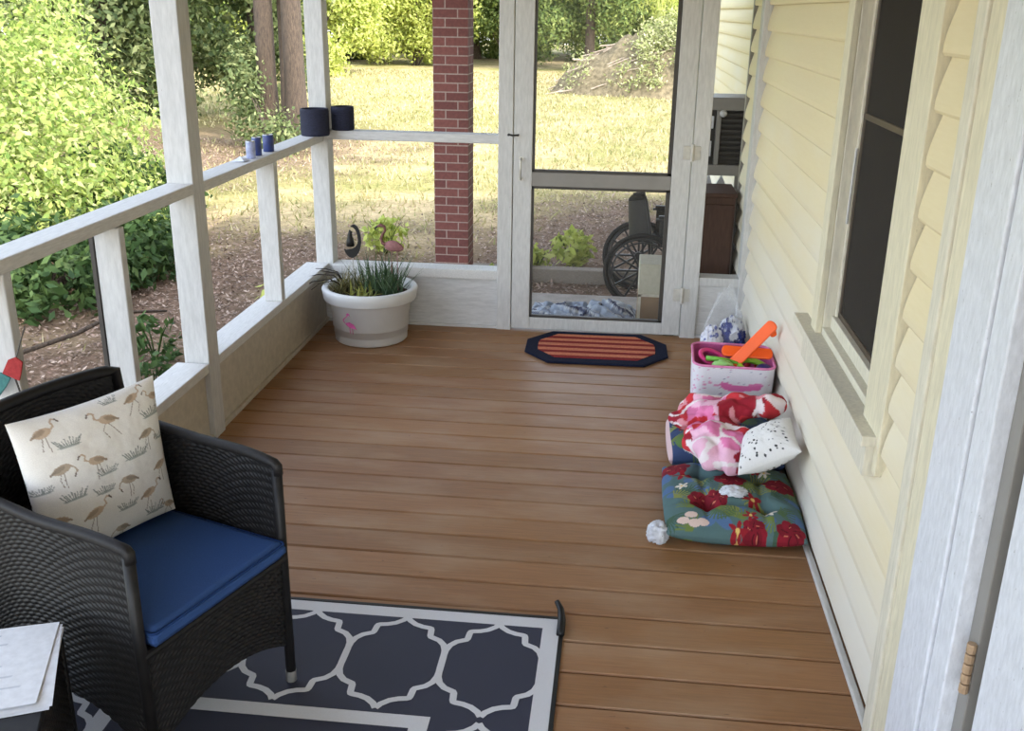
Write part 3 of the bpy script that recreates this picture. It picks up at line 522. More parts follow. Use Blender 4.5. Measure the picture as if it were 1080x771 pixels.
for sgn, lab in ((1, None), (-1, None)):
    mb = MB(); 
    def arm(u, v, sgn=sgn):
        X = -0.235+0.488*u; zb = 0.10+0.115*(1-np.abs((X-0.01)/0.245)**2.2); zt = 0.648-0.012*np.clip((X-.12)/.13, 0, 1)**2+0.02*np.clip(-X/.24, 0, 1)
        return np.stack([X, np.full_like(X, sgn*HW)+sgn*0.008*np.sin(pi*u), zb+(zt-zb)*v], -1)
    weave_panel(mb, arm, 150, 270); mb.build('arm_panel', M['wicker'], ch, True)
    mb = MB(); u = np.linspace(0, 1, 22); X = -0.235+0.488*u; zt = 0.650-0.012*np.clip((X-.12)/.13, 0, 1)**2+0.02*np.clip(-X/.24, 0, 1)
    pts = [(x, sgn*HW+sgn*0.008*sin(pi*q), z) for x, q, z in zip(X, u, zt)]+[(0.260, sgn*HW, 0.632), (0.261, sgn*HW, 0.61)]
    mb.tube(pts, 0.0135, 12); mb.build('arm_edge', M['wrap'], ch, True)
    mb = MB(); mb.tube([(0.258, sgn*HW, 0.625), (0.258, sgn*HW, 0.4), (0.262, sgn*(HW-.004), 0.03)], 0.0135, 12); lg = mb.build('leg', M['wicker'], ch, True)
    f = MB(); f.tube([(0.262, sgn*(HW-.004), 0.034), (0.262, sgn*(HW-.004), 0.002)], 0.0145, 12); fo = f.build('foot_cap', M['steel'], lg); fo['label'] = 'grey foot cap'
    mb = MB(); mb.tube([(-0.235, sgn*HW, 0.64), (-0.24, sgn*HW, 0.3), (-0.255, sgn*HW, 0.03)], 0.0135, 12); lg = mb.build('leg', M['wicker'], ch, True)
    f = MB(); f.tube([(-0.255, sgn*HW, 0.034), (-0.255, sgn*HW, 0.002)], 0.0145, 12); f.build('foot_cap', M['steel'], lg)
mb = MB()
def backf(u, v):
    Y = HW*(2*u-1); zt = 0.80+0.008*(1-(Y/HW)**2); zb = 0.12+0.09*(1-(Y/HW)**2); z = zb+(zt-zb)*v
    return np.stack([-0.238-0.022*(1-(Y/HW)**2)-0.02*np.clip((z-.4)/.4, 0, 1), Y*(1-0.03*v), z], -1)
weave_panel(mb, backf, 150, 300); mb.build('backrest', M['wicker'], ch, True)
mb = MB(); u = np.linspace(0, 1, 21); q = backf(u, np.ones_like(u)); mb.tube([(-0.235, -HW*.985, .60)]+q.tolist()+[(-0.235, HW*.985, .60)], 0.016, 12); mb.build('back_edge', M['wicker'], ch, True)
mb = MB()
def apron(u, v):
    Y = HW*(2*u-1); zb = 0.105+0.075*(1-np.abs(Y/HW)**2.0); return np.stack([np.full_like(Y, 0.256), Y, zb+(0.374-zb)*v], -1)
weave_panel(mb, apron, 150, 130); mb.build('front_apron', M['wicker'], ch, True)
mb = MB(); mb.box(-0.235, 0.255, -0.232, 0.232, 0.35, 0.372); mb.tube([(0.262, -HW, 0.376), (0.262, HW, 0.376)], 0.011, 10); mb.build('seat_base', M['wicker'], ch)
# blue seat cushion (lies on the chair)
def to_world(pts, loc=(-1.14, 2.042), rz=radians(-20)):
    P = np.asarray(pts, float); c, s_ = cos(rz), sin(rz); return np.stack([loc[0]+P[..., 0]*c-P[..., 1]*s_, loc[1]+P[..., 0]*s_+P[..., 1]*c, P[..., 2]], -1)
def pad(mb, x0, x1, y0, y1, z0, z1, r=0.018, dome=0.008, n=44):
    """padded cushion with rounded edges"""
    a = np.linspace(-1, 1, n); U, V = np.meshgrid(a, a, indexing='ij'); cx, cy = (x0+x1)/2, (y0+y1)/2; hx, hy = (x1-x0)/2, (y1-y0)/2
    q = np.maximum(np.abs(U), np.abs(V)); X, Y = U*hx, V*hy
    d = np.minimum(hx-np.abs(X), hy-np.abs(Y)); e = np.where(d < r, r-np.sqrt(np.clip(r*r-(r-d)**2, 0, None)), 0)
    top = np.stack([cx+X, cy+Y, z1-e+dome*(1-U**2)*(1-V**2)], -1); bot = np.stack([cx+X, cy+Y, z0+e], -1); mb.grid(top); mb.grid(bot, flip=True)
    ring = [(i, 0) for i in range(n)]+[(n-1, j) for j in range(1, n)]+[(i, n-1) for i in range(n-2, -1, -1)]+[(0, j) for j in range(n-2, 0, -1)]
    R_ = np.array([[top[i, j], bot[i, j]] for i, j in ring+[ring[0]]]); mb.grid(R_)
M['blue'] = plain('blue_canvas', (52, 80, 132), 0.85, 0.15, 0.07, 300, 0.15)
M['bluepipe'] = plain('dark_blue_piping', (30, 56, 104), 0.85, 0.15)
sc_ = empty('seat_cushion', (-1.14, 2.042, 0.3895), radians(-20)); tag(sc_, 'plain blue square seat cushion lying on the wicker chair', 'cushion')
mb = MB(); pad(mb, -0.20, 0.285, -0.222, 0.222, 0.004, 0.054, .018, .005); mb.build('cushion_pad', M['blue'], sc_, True)
for z in (0.046,):
    mb = MB(); x0, x1, yy, r = -0.198, 0.284, 0.2225, 0.012; pts = []
    for cx, cy, a0 in ((x1-r, yy-r, 0), (x0+r, yy-r, 90), (x0+r, -yy+r, 180), (x1-r, -yy+r, 270)):
        for k in range(5): a = radians(a0+k*22.5); pts.append((cx+r*cos(a), cy+r*sin(a), z))
    mb.tube(pts, 0.0032, 6, closed=True); mb.build('piping', M['bluepipe'], sc_, True)
# flamingo pillow
def flamingo(cv, x, y, s, d=1, c=(176, 158, 136), kind=0):
    leg = (150, 138, 128); k = lambda px, py: (x+d*px*s, y+py*s)
    if kind == 2: cv.line([k(.0, .2), k(.25, .55), k(.5, .95)], .036*s, leg); cv.line([k(-.1, .2), k(-.3, .5), k(-.1, .9)], .036*s, leg)
    else: cv.line([k(.0, .2), k(.02, .6), k(-.04, 1.0)], .036*s, leg); cv.line([k(.12, .2), k(.22, .55), k(.12 if kind else .3, .9)], .036*s, leg)
    if kind == 1: cv.line([k(-.3, -.02), k(-.5, .12), k(-.58, .32), k(-.48, .42)], .07*s, c); cv.line([k(-.5, .42), k(-.44, .55)], .07*s, (110, 98, 90))
    else: cv.line([k(-.3, -.02), k(-.52, -.15), k(-.46, -.36), k(-.6, -.48), k(-.72, -.42)], .075*s, c); cv.line([k(-.72, -.44), k(-.8, -.32)], .07*s, (110, 98, 90))
    a = radians(12)*d
    cv.ell(*k(.05, .05), .42*s, .21*s, c, a); cv.ell(*k(.16, .03), .28*s, .11*s, tuple(q*.86 for q in c), a+.15*d); cv.line([k(.35, .08), k(.56, .2)], .1*s, tuple(q*.8 for q in c))
def tuft(cv, x, y, s, c=(148, 152, 148)):
    r = random.Random(int(x*1e4)); cv.ell(x, y+.02*s, .5*s, .05*s, tuple(q*1.18 for q in c))
    for i in range(11): a = (i-5)*.16; cv.line([(x+(i-5)*.07*s, y+.02*s), (x+(i-5)*.07*s+sin(a)*.3*s, y-.36*s*r.uniform(.5, 1))], .045*s, c)
cv = Canvas(640, (232, 229, 224))
for x, y, s, d, k in ((.16, .10, .17, -1, 0), (.55, .14, .18, 1, 2), (.78, .07, .15, -1, 2), (.40, .38, .17, 1, 0), (.82, .34, .16, -1, 1), (.19, .36, .17, -1, 1), (.60, .60, .17, 1, 1), (.90, .60, .16, -1, 0), (.33, .72, .18, -1, 0), (.76, .76, .17, -1, 0), (.10, .68, .16, 1, 2), (.52, .93, .15, 1, 1), (.95, .12, .14, 1, 0), (.93, .92, .14, 1, 2)): flamingo(cv, x, y, s*.82, d, (196, 174, 152) if k != 1 else (180, 164, 146), k)
for x, y, s in ((.27, .23, .16), (.62, .05, .11), (.90, .24, .18), (.47, .50, .14), (.70, .47, .19), (.22, .58, .16), (.42, .62, .14), (.57, .80, .15), (.80, .93, .17), (.16, .90, .14), (.95, .42, .13), (.05, .48, .12)): tuft(cv, x, y, s)
M['print'] = attr_mat('printed_cotton', 0.9, 0.2, 500)
def pillow(name, corners, thick, cv, n=150, mats=None, pinch=0.06, seed=0, wr=0.006):
    """stuffed pillow between four world corners: top-left, top-right, bottom-right, bottom-left"""
    TL, TR, BR, BL = [np.array(c, float) for c in corners]; a = np.linspace(0, 1, n); U, V = np.meshgrid(a, a, indexing='ij'); u, v = 2*U-1, 2*V-1
    ue, ve = u*(1-pinch*(1-v**2)), v*(1-pinch*(1-u**2)); Uu, Vv = (ue+1)/2, (ve+1)/2
    P = ((1-Uu)*(1-Vv))[..., None]*TL+(Uu*(1-Vv))[..., None]*TR+(Uu*Vv)[..., None]*BR+((1-Uu)*Vv)[..., None]*BL
    N = np.cross(TR-TL, BL-TL); N /= np.linalg.norm(N); h = thick*np.clip((1-np.abs(u)**2.4), 0, 1)**.55*np.clip((1-np.abs(v)**2.4), 0, 1)**.55
    wn_ = (fbm(np.stack([u*2.2, v*2.2, 0*u+seed], -1), seed)-.5)*2*wr*np.clip(h/thick*2, 0, 1)
    mb = MB(); mb.grid(P-N*(h+wn_)[..., None]); mb.grid(P+N*(h-wn_)[..., None], flip=True)
    cols = np.vstack([rows(cv.at(U*.999, V*.999)), rows(cv.at((1-U)*.999, V*.999))])
    c = ((TL+TR+BR+BL)/4).tolist(); o = mb.build(name, mats or M['print'], smooth=True, cols=cols, loc=c); return o
K = to_world(np.array([(-.185, -.155, .808), (-.125, .238, .812), (-.070, .212, .452), (-.085, -.185, .452)]))
tag(pillow('throw_pillow', K, 0.062, cv, 190), 'white throw pillow printed with tan flamingos, leaning on the wicker chair back', 'pillow')
# ================================================================ SIDE TABLE AND PAPERS
tb = empty('side_table', (-1.251, 1.407, 0), radians(23)); tag(tb, 'black woven wicker side table in the lower left corner beside the chair', 'table')
mb = MB(); mb.box(-.222, .222, -.222, .222, 0.445, 0.465); mb.build('tabletop', M['wicker'], tb, bevel=.004)
for i in range(4):
    a = i*pi/2; c_, s_ = cos(a), sin(a)
    def side(u, v, c_=c_, s_=s_):
        X = np.full_like(u, .212); Y = .425*(u-.5); return np.stack([X*c_-Y*s_, X*s_+Y*c_, .10+.345*v], -1)
    mb = MB(); weave_panel(mb, side, 130, 170, two=False); mb.build('side_panel', M['wicker'], tb, True)
    mb = MB(); x, y = .212*(c_-s_), .212*(s_+c_); mb.tube([(x, y, .45), (x, y, .012)], .012, 10); mb.build('leg', M['wicker'], tb, True)
def sheet(tr, ang, z, label, curl=0.0, lines=True):
    n = 60; cv = Canvas(300, (232, 234, 238))
    if lines:
        r = random.Random(int(ang*1000))
        for i in range(14): 
            if i not in (3, 8): cv.line([(.14, .22+i*.045), (.14+r.uniform(.3, .7), .22+i*.045)], .004, (196, 200, 208))
        cv.line([(.52, .86), (.74, .86)], .008, (120, 124, 140)); cv.line([(.12, .1), (.5, .1)], .01, (180, 186, 196))
    e = np.array([cos(ang), sin(ang)]); p = np.array([e[1], -e[0]]); U, V = np.meshgrid(np.linspace(0, 1, n), np.linspace(0, 1, n), indexing='ij')
    X = tr[0]+e[0]*.279*V+p[0]*.216*U; Y = tr[1]+e[1]*.279*V+p[1]*.216*U; Z = z+curl*np.clip(V-.6, 0, 1)**2*np.clip(1-U, 0, 1)+0.0006*np.sin(5*U+3*V)
    mb = MB(); P = np.stack([X, Y, Z], -1); mb.grid(P); mb.grid(P-np.array([0, 0, .0004]), flip=True); c = rows(cv.at(1-U*.999, V*.999))
    o = mb.build('paper_sheet', attr_mat('printer_paper', 0.75, 0.02, 50), smooth=True, cols=np.vstack([c, c]), loc=(tr[0], tr[1], z)); return tag(o, label, 'paper', 'papers on the side table')
A0 = math.atan2(-.922, .386)
sheet((-1.128, 1.700), A0+.02, .4668, 'bottom white paper sheet of the pile, edge showing on the side table', 0.0, False)
sheet((-1.134, 1.705), A0+.05, .4690, 'white paper sheet in the middle of the pile on the side table', 0.0, False)
sheet((-1.142, 1.708), A0-.03, .4715, 'topmost white printed paper sheet on the side table', 0.03)
# ================================================================ RUG AND DOORMAT
M['navy'] = plain('navy_woven_plastic', (44, 46, 66), 0.6, 0.4, 0.2, 260, 0.5, 0, (1, 6, 1))
M['rugwhite'] = plain('white_woven_plastic', (214, 214, 218), 0.6, 0.3, 0.08, 260, 0.5, 0, (1, 6, 1))
rug = empty('outdoor_rug', (-0.839, 1.37, 0.001)); tag(rug, 'navy outdoor rug with a white lattice pattern under the wicker chair', 'rug')
def par(o, p): o.parent = p; o.matrix_parent_inverse = Matrix.LocRotScale(p.location, p.rotation_euler, p.scale).inverted(); return o
RX0, RX1, RY0, RY1 = -1.581, -0.100, 0.17, 2.566
mb = MB(); mb.box(RX0+.012, RX1-.012, RY0+.012, RY1-.012, 0.001, 0.004, 0)
Z1, Z2 = 0.0046, 0.0052
def flat(a, b, c, d, z=Z1, mi=1): mb.add([(a, c, z), (b, c, z), (b, d, z), (a, d, z)], [(0, 1, 2, 3)], mi)
bo, bw = 0.012, 0.050
flat(RX0+bo, RX1-bo, RY1-bo-bw, RY1-bo); flat(RX0+bo, RX1-bo, RY0+bo, RY0+bo+bw); flat(RX0+bo, RX0+bo+bw, RY0+bo, RY1-bo, Z1+.0002); flat(RX1-bo-bw, RX1-bo, RY0+bo, RY1-bo, Z1+.0002)
def ribbon(pts, wd, z=Z2):
    P = np.array(pts, float); T = np.gradient(P, axis=0); T /= np.linalg.norm(T, axis=1)[:, None]+1e-9; N = np.stack([-T[:, 1], T[:, 0]], 1)*wd/2
    Lf, Rt = P+N, P-N; V = [(*a, z) for a in Lf]+[(*a, z) for a in Rt]; n = len(P); mb.add(V, [(i, i+1, n+i+1, n+i) for i in range(n-1)], 1)
def cell(cx, cy):
    q = [(0, .207), (.010, .190), (.030, .173), (.052, .164), (.074, .160), (.0785, .158), (.0805, .152), (.083, .122), (.0855, .117), (.092, .114), (.112, .104), (.128, .085), (.136, .060), (.138, .03), (.138, 0)]
    full = [(x, y) for x, y in q]+[(x, -y) for x, y in q[-2::-1]]
    for sg in (1, -1): ribbon([(cx+sg*x, cy+y) for x, y in full], .0185, Z2+.0001*(sg > 0))
cxs = [-.289-.275*k for k in range(5)]
for cx in cxs: cell(cx, 2.30); cell(cx, 0.435)
for j in range(1, 4): cell(cxs[0], 2.30-.41*j-.03); cell(cxs[4], 2.30-.41*j-.03)
ix0, ix1, iy0, iy1 = cxs[3]-.15, -.415, .66, 2.075; fw_ = .048
flat(ix0, ix1, iy1-fw_, iy1, Z2+.0004); flat(ix0, ix1, iy0, iy0+fw_, Z2+.0004); flat(ix0, ix0+fw_, iy0, iy1, Z2+.0005); flat(ix1-fw_, ix1, iy0, iy1, Z2+.0005)
par(mb.build('woven_field', [M['navy'], M['rugwhite']]), rug)
mb = MB(); b = .013
mb.box(RX0, RX1, RY1-b, RY1, .001, .007); mb.box(RX0, RX1, RY0, RY0+b, .001, .007); mb.box(RX0, RX0+b, RY0+b, RY1-b, .001, .007); mb.box(RX1-b, RX1, RY0+b, RY1-b, .001, .007)
o = par(mb.build('binding', M['black'], bevel=.002), rug); o['label'] = 'black edge binding'
mb = MB(); mb.tube([(-.108, 2.47, .010), (-.108, 2.54, .014), (-.114, 2.58, .024), (-.128, 2.60, .038)], [.012, .012, .010, .008], 8); o = par(mb.build('corner_loop', M['black'], smooth=True), rug); o['label'] = 'black corner strap curled up'
# door mat: octagon with stripes
dm = empty('doormat', (-.086, 5.107, 0)); tag(dm, 'small long doormat with navy border and red and tan stripes before the screen door', 'mat'); rz_ = radians(1.0)
def octo(hx, hy, cx_, cy_): return [(-hx+cx_, -hy), (hx-cx_, -hy), (hx, -hy+cy_), (hx, hy-cy_), (hx-cx_, hy), (-hx+cx_, hy), (-hx, hy-cy_), (-hx, -hy+cy_)]
mb = MB(); mb.prism([(x, y, 0.001) for x, y in octo(.378, .258, .13, .16)], (0, 0, .014)); o = mb.build('border', plain('navy_braid', (28, 32, 50), .9, .1, .3, 120, .8), dm, bevel=.005)
hx, hy, cx_, cy_ = .312, .198, .10, .125; nst = 10; mbs = MB()
def hw_at(y): y = abs(y); return hx if y < hy-cy_ else hx-cx_*(y-(hy-cy_))/cy_
for i in range(nst):
    ya, yb = -hy+2*hy*i/nst, -hy+2*hy*(i+1)/nst; wide = 1 if i % 2 else 0; ya += .002; yb -= .002
    mbs.prism([(-hw_at(ya), ya, .0152), (hw_at(ya), ya, .0152), (hw_at(yb), yb, .0152), (-hw_at(yb), yb, .0152)], (0, 0, .003 if wide else .0025), i % 2)
o = mbs.build('stripes', [plain('dark_red_braid', (132, 46, 44), .9, .1, .3, 120, .8), plain('tan_orange_braid', (196, 122, 92), .9, .1, .25, 120, .8)], dm)
dm.rotation_euler = (0, 0, rz_)
# ================================================================ PLANTER
px_, py_ = -1.322, 5.128
pl = empty('planter', (px_, py_, 0)); tag(pl, 'large round white plastic planter in the far left corner', 'planter')
M['pot'] = plain('white_plastic_pot', (214, 214, 212), 0.5, 0.4, 0.06, 6)
mb = MB(); mb.lathe([(0, .004), (.188, .004), (.196, .012), (.200, .085), (.2055, .088), (.2085, .165), (.2135, .168), (.217, .225), (.222, .228)], seg=72); mb.lathe([(.222, .228), (.205, .24), (.20, .05), (0, .05)], seg=72); mb.build('pot', M['pot'], pl, True)
mb = MB(); mb.lathe([(.222, .226), (.244, .230), (.250, .238), (.254, .268), (.258, .290), (.252, .299), (.232, .300), (.222, .292), (.216, .262), (.216, .226)], seg=72); mb.build('rim', M['pot'], pl, True)
mb = MB(); mb.lathe([(0, .262), (.1, .260), (.216, .250)], seg=40); o = mb.build('soil', plain('dark_soil', (66, 54, 44), .95, .1, .4, 60, .8), pl, True); o['label'] = 'dark soil'
def wrap(pts, th0, z0, s, r0, r1, z1, lift=.0012):
    out = []
    for x, y in pts: z = z0+y*s; r = r0+(r1-r0)*z/z1+lift; th = th0+x*s/r; out.append((r*cos(th), r*sin(th), z))
    return out
mb = MB(); pinkm = plain('pink_decal', (206, 96, 158), .6, .3)
def decal(pts2):
    n = len(pts2); P = wrap(pts2, radians(-113), .088, 1.5, .1995, .219, .225, .0035); c = np.mean(P, axis=0); c = c*(np.hypot(*np.mean([np.hypot(p[0], p[1]) for p in P])*np.array([1, 0]))/np.hypot(c[0], c[1]) if False else 1)
    mb.add([tuple(c)]+P, [(0, i+1, (i+1) % n+1) for i in range(n)])
decal([(.0, .035), (.014, .04), (.03, .032), (.042, .012), (.034, .016), (.018, .018), (.004, .024), (-.004, .03)])
ang = np.linspace(0, 1, 14); neck = [(-.002-.010*sin(q*5), .032+.036*q) for q in ang]
for (a, b) in zip(neck[:-1], neck[1:]): decal([(a[0]-.0028, a[1]), (a[0]+.0028, a[1]), (b[0]+.0028, b[1]), (b[0]-.0028, b[1])])
decal([(.002, .066), (.009, .074), (.017, .07), (.018, .06), (.013, .066), (.006, .064)])
for q in (.012, .022): decal([(q, .02), (q+.0024, .02), (q+.004, -.004), (q+.0015, -.004)])
o = mb.build('flamingo_decal', pinkm, pl); o['label'] = 'pink flamingo print on the pot front'
def blade_plant(name, loc, n, L, wd, spread, mat, label, seed, cat='plant', droop=.5, rmax=.05):
    e = empty(name, loc); tag(e, label, cat); r = random.Random(seed); mb = MB()
    for i in range(n):
        a = r.uniform(0, 2*pi); l = L*r.uniform(.6, 1.1); sp = spread*r.uniform(.3, 1.0); b = np.array([r.uniform(-1, 1)*rmax, r.uniform(-1, 1)*rmax, 0]); V = []
        for k in range(6):
            q = k/5; x = l*sp*q; z = l*q*(1-droop*sp*q); ww = wd*(1-q*.92)*(.6+.4*min(1, q*4)); c = b+np.array([cos(a)*x, sin(a)*x, z]); s_ = np.array([-sin(a), cos(a), 0])*ww; V += [c-s_, c+np.array([0, 0, -ww*.5]), c+s_]
        mb.add(V, [(3*k+j, 3*k+j+1, 3*k+j+4, 3*k+j+3) for k in range(5) for j in (0, 1)])
    mb.build('leaves', mat, e, True); return e
M['succ'] = leaf_mat('grey_green_spikes', [(70, 92, 64), (94, 116, 84), (54, 74, 52), (120, 138, 104)], .15)
M['dry'] = leaf_mat('dry_grass', [(122, 112, 72), (150, 138, 92), (96, 100, 60), (134, 126, 92)], .2)
M['fleshy'] = leaf_mat('yellow_green_fleshy_leaves', [(138, 142, 70), (160, 160, 84), (112, 122, 60)], .2)
blade_plant('spiky_plant', (px_+.055, py_+.02, .252), 110, .25, .006, .75, M['succ'], 'dark green spiky plant in the middle of the white planter', 1, 'plant', .3, .085)
blade_plant('spiky_plant', (px_+.13, py_-.03, .250), 70, .19, .005, .9, M['succ'], 'smaller dark green spiky plant at the right side of the white planter', 2, 'plant', .35, .05)
blade_plant('dry_grass_clump', (px_-.13, py_+.0, .252), 150, .19, .003, 1.1, M['dry'], 'dry tan-green grass clump at the left side of the white planter', 3, 'grass', .6, .06)
blade_plant('low_leafy_plant', (px_-.02, py_-.12, .250), 26, .11, .011, 1.1, M['fleshy'], 'low yellow-green leafy plant at the front of the white planter', 4, 'plant', .5, .06)
mb = MB()
for i, (a, l) in enumerate(((195, .16), (205, .2), (180, .17), (160, .15), (215, .14))):
    a = radians(a); mb.tube([(0, 0, 0), (cos(a)*l*.5, sin(a)*l*.5, .06+.012*i), (cos(a)*l, sin(a)*l, .045+.02*i), (cos(a+.2)*l*1.3, sin(a+.2)*l*1.2, .02+.03*i)], [.004, .0035, .003, .0015], 6)
tag(mb.build('bare_twigs', plain('dark_dry_stem', (60, 54, 50), .9, .1), smooth=True, loc=(0, 0, 0)), 'dark bare stems poking over the left rim of the white planter', 'twigs').location = (px_-.12, py_+.02, .256)
# crescent moon stake with a small seated figure
st = empty('garden_stake', (-1.40, 5.09, .25)); tag(st, 'black crescent moon garden stake with a small pointed-hat figure, in the white planter', 'garden ornament')
k = .00053; Z = lambda pts: [((x-292)*k, 0, (440-y)*k+.205) for x, y in pts]
outer = [(280, 122), (300, 98), (325, 96), (352, 120), (372, 165), (383, 220), (384, 280), (376, 330), (358, 380), (330, 420), (292, 442), (252, 428), (224, 398), (206, 350)]
inner = [(226, 358), (250, 352), (285, 345), (318, 330), (342, 300), (352, 262), (350, 222), (342, 185), (328, 150), (308, 130)]
mb = MB(); n = len(outer); m = len(inner); O = Z(outer); I = Z(inner[::-1])
import itertools
def strip(O, I, th=.006):
    def res(P, n):
        P = np.array(P); d = np.concatenate([[0], np.cumsum(np.linalg.norm(np.diff(P, axis=0), axis=1))]); q = np.linspace(0, d[-1], n); return np.stack([np.interp(q, d, P[:, i]) for i in range(3)], 1)
    A, B = res(O, 26), res(I, 26); a, b = A.copy(), B.copy(); A[:, 1] -= th/2; B[:, 1] -= th/2; a[:, 1] += th/2; b[:, 1] += th/2
    mb.grid(np.stack([A, B, b, a, A], 1))
strip(O, I); mb.build('crescent', M['black'], st)
mb = MB(); mb.lathe([(0, .0), (.022, 0), (.020, .03), (.012, .055), (.013, .06), (.004, .085), (0, .09)], Z([(272, 318)])[0], 14); mb.lathe([(.0, -.006), (.006, -.004), (.008, .002), (.005, .007), (0, .008)], Z([(284, 180)])[0], 10); mb.build('seated_figure', M['black'], st, True)
mb = MB(); mb.tube([(0, 0, 0), (0, 0, .21)], .0022, 6); mb.build('rod', M['steel'], st)
# pink flamingo stake
fs = empty('flamingo_stake', (-1.185, 5.12, .25)); tag(fs, 'small dusty pink flamingo garden stake at the right of the white planter', 'garden ornament')
ic = bmesh.new(); bmesh.ops.create_icosphere(ic, subdivisions=3, radius=1); mb = MB()
mb.add([(v.co.x*.046-.004+.014*max(0, v.co.x)**2, v.co.y*.02, v.co.z*.030-(.016 if v.co.x > .3 else 0)*(v.co.x-.3)+.272) for v in ic.verts], [[v.index for v in f.verts] for f in ic.faces]); ic.free()
M['fpink'] = plain('dusty_pink', (146, 104, 104), .7, .2, .2, 60); mb.build('body', M['fpink'], fs, True)
mb = MB(); mb.tube([(-.035, 0, .275), (-.058, 0, .285), (-.066, 0, .31), (-.056, 0, .335), (-.042, 0, .352), (-.046, 0, .374), (-.066, 0, .382), (-.084, 0, .374)], [.011, .009, .008, .0075, .007, .008, .010, .006], 10); mb.build('neck', plain('brown_pink', (120, 84, 80), .7, .2, .2, 60), fs, True)
mb = MB(); mb.tube([(-.082, 0, .376), (-.094, 0, .366), (-.096, 0, .352)], [.006, .005, .002], 8); mb.build('beak', M['black'], fs, True)
for x in (-.012, .02): mb = MB(); mb.tube([(x, 0, 0), (x, 0, .25)], .0022, 6); mb.build('leg', M['fpink'], fs)
# ================================================================ THINGS ON THE RAILING
M['ribbed'] = plain('dark_navy_fibre', (38, 40, 56), .8, .25, .3, 90, .5, 0, (1, 1, 3))
def ribpot(x, y, z, r, h, label):
    pr = [(0, 0), (r*.97, 0), (r, .006)]+[(r*(1+.012*(i % 2)), .006+(h-.016)*i/18) for i in range(1, 19)]+[(r*.97, h), (r*.86, h), (r*.84, h*.75), (0, h*.72)]
    e = MB(); e.lathe(pr, seg=40); tag(e.build('round_pot', M['ribbed'], smooth=False, loc=(0, 0, 0)), label, 'pot').location = (x, y, z)
ribpot(-1.648, 5.340, 1.0625, .076, .140, 'larger dark navy ribbed round pot on the railing in front of the corner post')
ribpot(-1.528, 5.462, 1.0815, .062, .125, 'smaller dark navy ribbed round pot on the railing right of the corner post')
def can(x, y, r, h, c, label):
    e = empty('small_can', (x, y, 1.0625)); tag(e, label, 'can', 'small blue cans on the railing')
    m_ = MB(); m_.lathe([(0, 0), (r*.92, 0), (r, .004), (r, h-.006), (r*.9, h-.001)], seg=24); m_.build('body', plain('blue_can_paint', c, .4, .5, .35, 40), e, True)
    m_ = MB(); m_.lathe([(r*.93, h-.004), (r*.93, h), (r*.84, h), (r*.82, h-.004), (0, h-.004)], seg=24); o = m_.build('lid', M['steel'], e, True); o['label'] = 'silver lid'
can(-1.672, 4.43, .021, .078, (150, 158, 190), 'pale blue and white small can, nearest of the three cans on the railing')
can(-1.678, 4.525, .022, .084, (44, 60, 116), 'dark blue small can, middle of the three cans on the railing')
can(-1.672, 4.665, .026, .080, (40, 56, 112), 'dark blue small can, farthest of the three cans on the railing')
mb = MB(); q = np.random.default_rng(3); mb.add(*(lambda V: (V, [(0, 1, 2), (0, 2, 3), (0, 3, 4), (0, 4, 1), (1, 4, 3, 2)]))([(0, 0, .022), (-.03, -.03, 0), (.03, -.034, .004), (.036, .03, 0), (-.028, .034, .006)])); tag(mb.build('crumpled_wrapper', M['doorpaint'], loc=(0, 0, 0)), 'scrap of white wrapper lying beside the nearest blue can', 'wrapper').location = (-1.685, 4.33, 1.063)
# hanging ornament at the left edge
og = empty('hanging_ornament', (-1.625, 2.405, .72)); tag(og, 'red and teal fabric ornament hanging by the left rail post', 'ornament')
def patch(name, pts, mat, th=.006, lab=None):
    e = MB(); e.prism([(x, 0, z) for x, z in pts], (0, th, 0)); o = e.build(name, mat, og, bevel=.002)
    if lab: o['label'] = lab
M['red'] = plain('red_fabric', (164, 62, 62), .85, .1, .2, 80); M['teal'] = plain('teal_fabric', (74, 120, 116), .85, .1, .2, 80)
patch('red_patch', [(-.035, .035), (-.012, .075), (.012, .085), (.03, .07), (.02, .035), (.012, .015), (-.012, .025)], M['red'], lab='red patch')
patch('teal_patch', [(-.085, -.02), (-.05, .04), (-.033, .034), (-.012, .022), (-.03, -.005), (-.06, -.04)], M['teal'], lab='teal patch')
e = MB(); e.tube([(0, .003, .02), (.008, .003, -.02), (.015, .003, -.03)], .0025, 6); e.build('cord', M['darkframe'], og); e = MB(); e.tube([(.012, .003, .08), (.02, .02, .12), (.026, .042, .16)], .0018, 6); e.build('loop', M['darkframe'], og)
star = [(.02+.036*(1 if i % 2 == 0 else .5)*cos(pi/2+i*pi/5), -.055+.036*(1 if i % 2 == 0 else .5)*sin(pi/2+i*pi/5)) for i in range(10)]; patch('red_star', star, M['red'], lab='red star')
patch('tan_patch', [(-.10, -.075), (-.02, -.05), (.02, -.06), (.03, -.10), (-.10, -.13)], plain('tan_fabric', (150, 138, 124), .9, .1), lab='tan patch')
# ================================================================ PILE BY THE RIGHT WALL
def ico(sub=4):
    b = bmesh.new(); bmesh.ops.create_icosphere(b, subdivisions=sub, radius=1); V = np.array([v.co[:] for v in b.verts]); F = [[v.index for v in f.verts] for f in b.faces]; b.free(); return V, F
def lump(name, c, rad, mat, seed, amp=.25, fr=2.2, sub=5, colf=None, parent=None, ridge=True, zmin=None):
    V, F = ico(sub); n = fbm(V*fr+7, seed, 4); n = 1-2*np.abs(n-.5)*2 if ridge else n*2-1; P = V*(1+amp*n)[:, None]*np.array(rad)+np.array(c)
    if zmin is not None: P[:, 2] = np.maximum(P[:, 2], zmin)
    mb = MB(); mb.add(P, F); return mb.build(name, mat, parent, True, loc=c if parent is None else None, cols=colf(P) if colf else None)
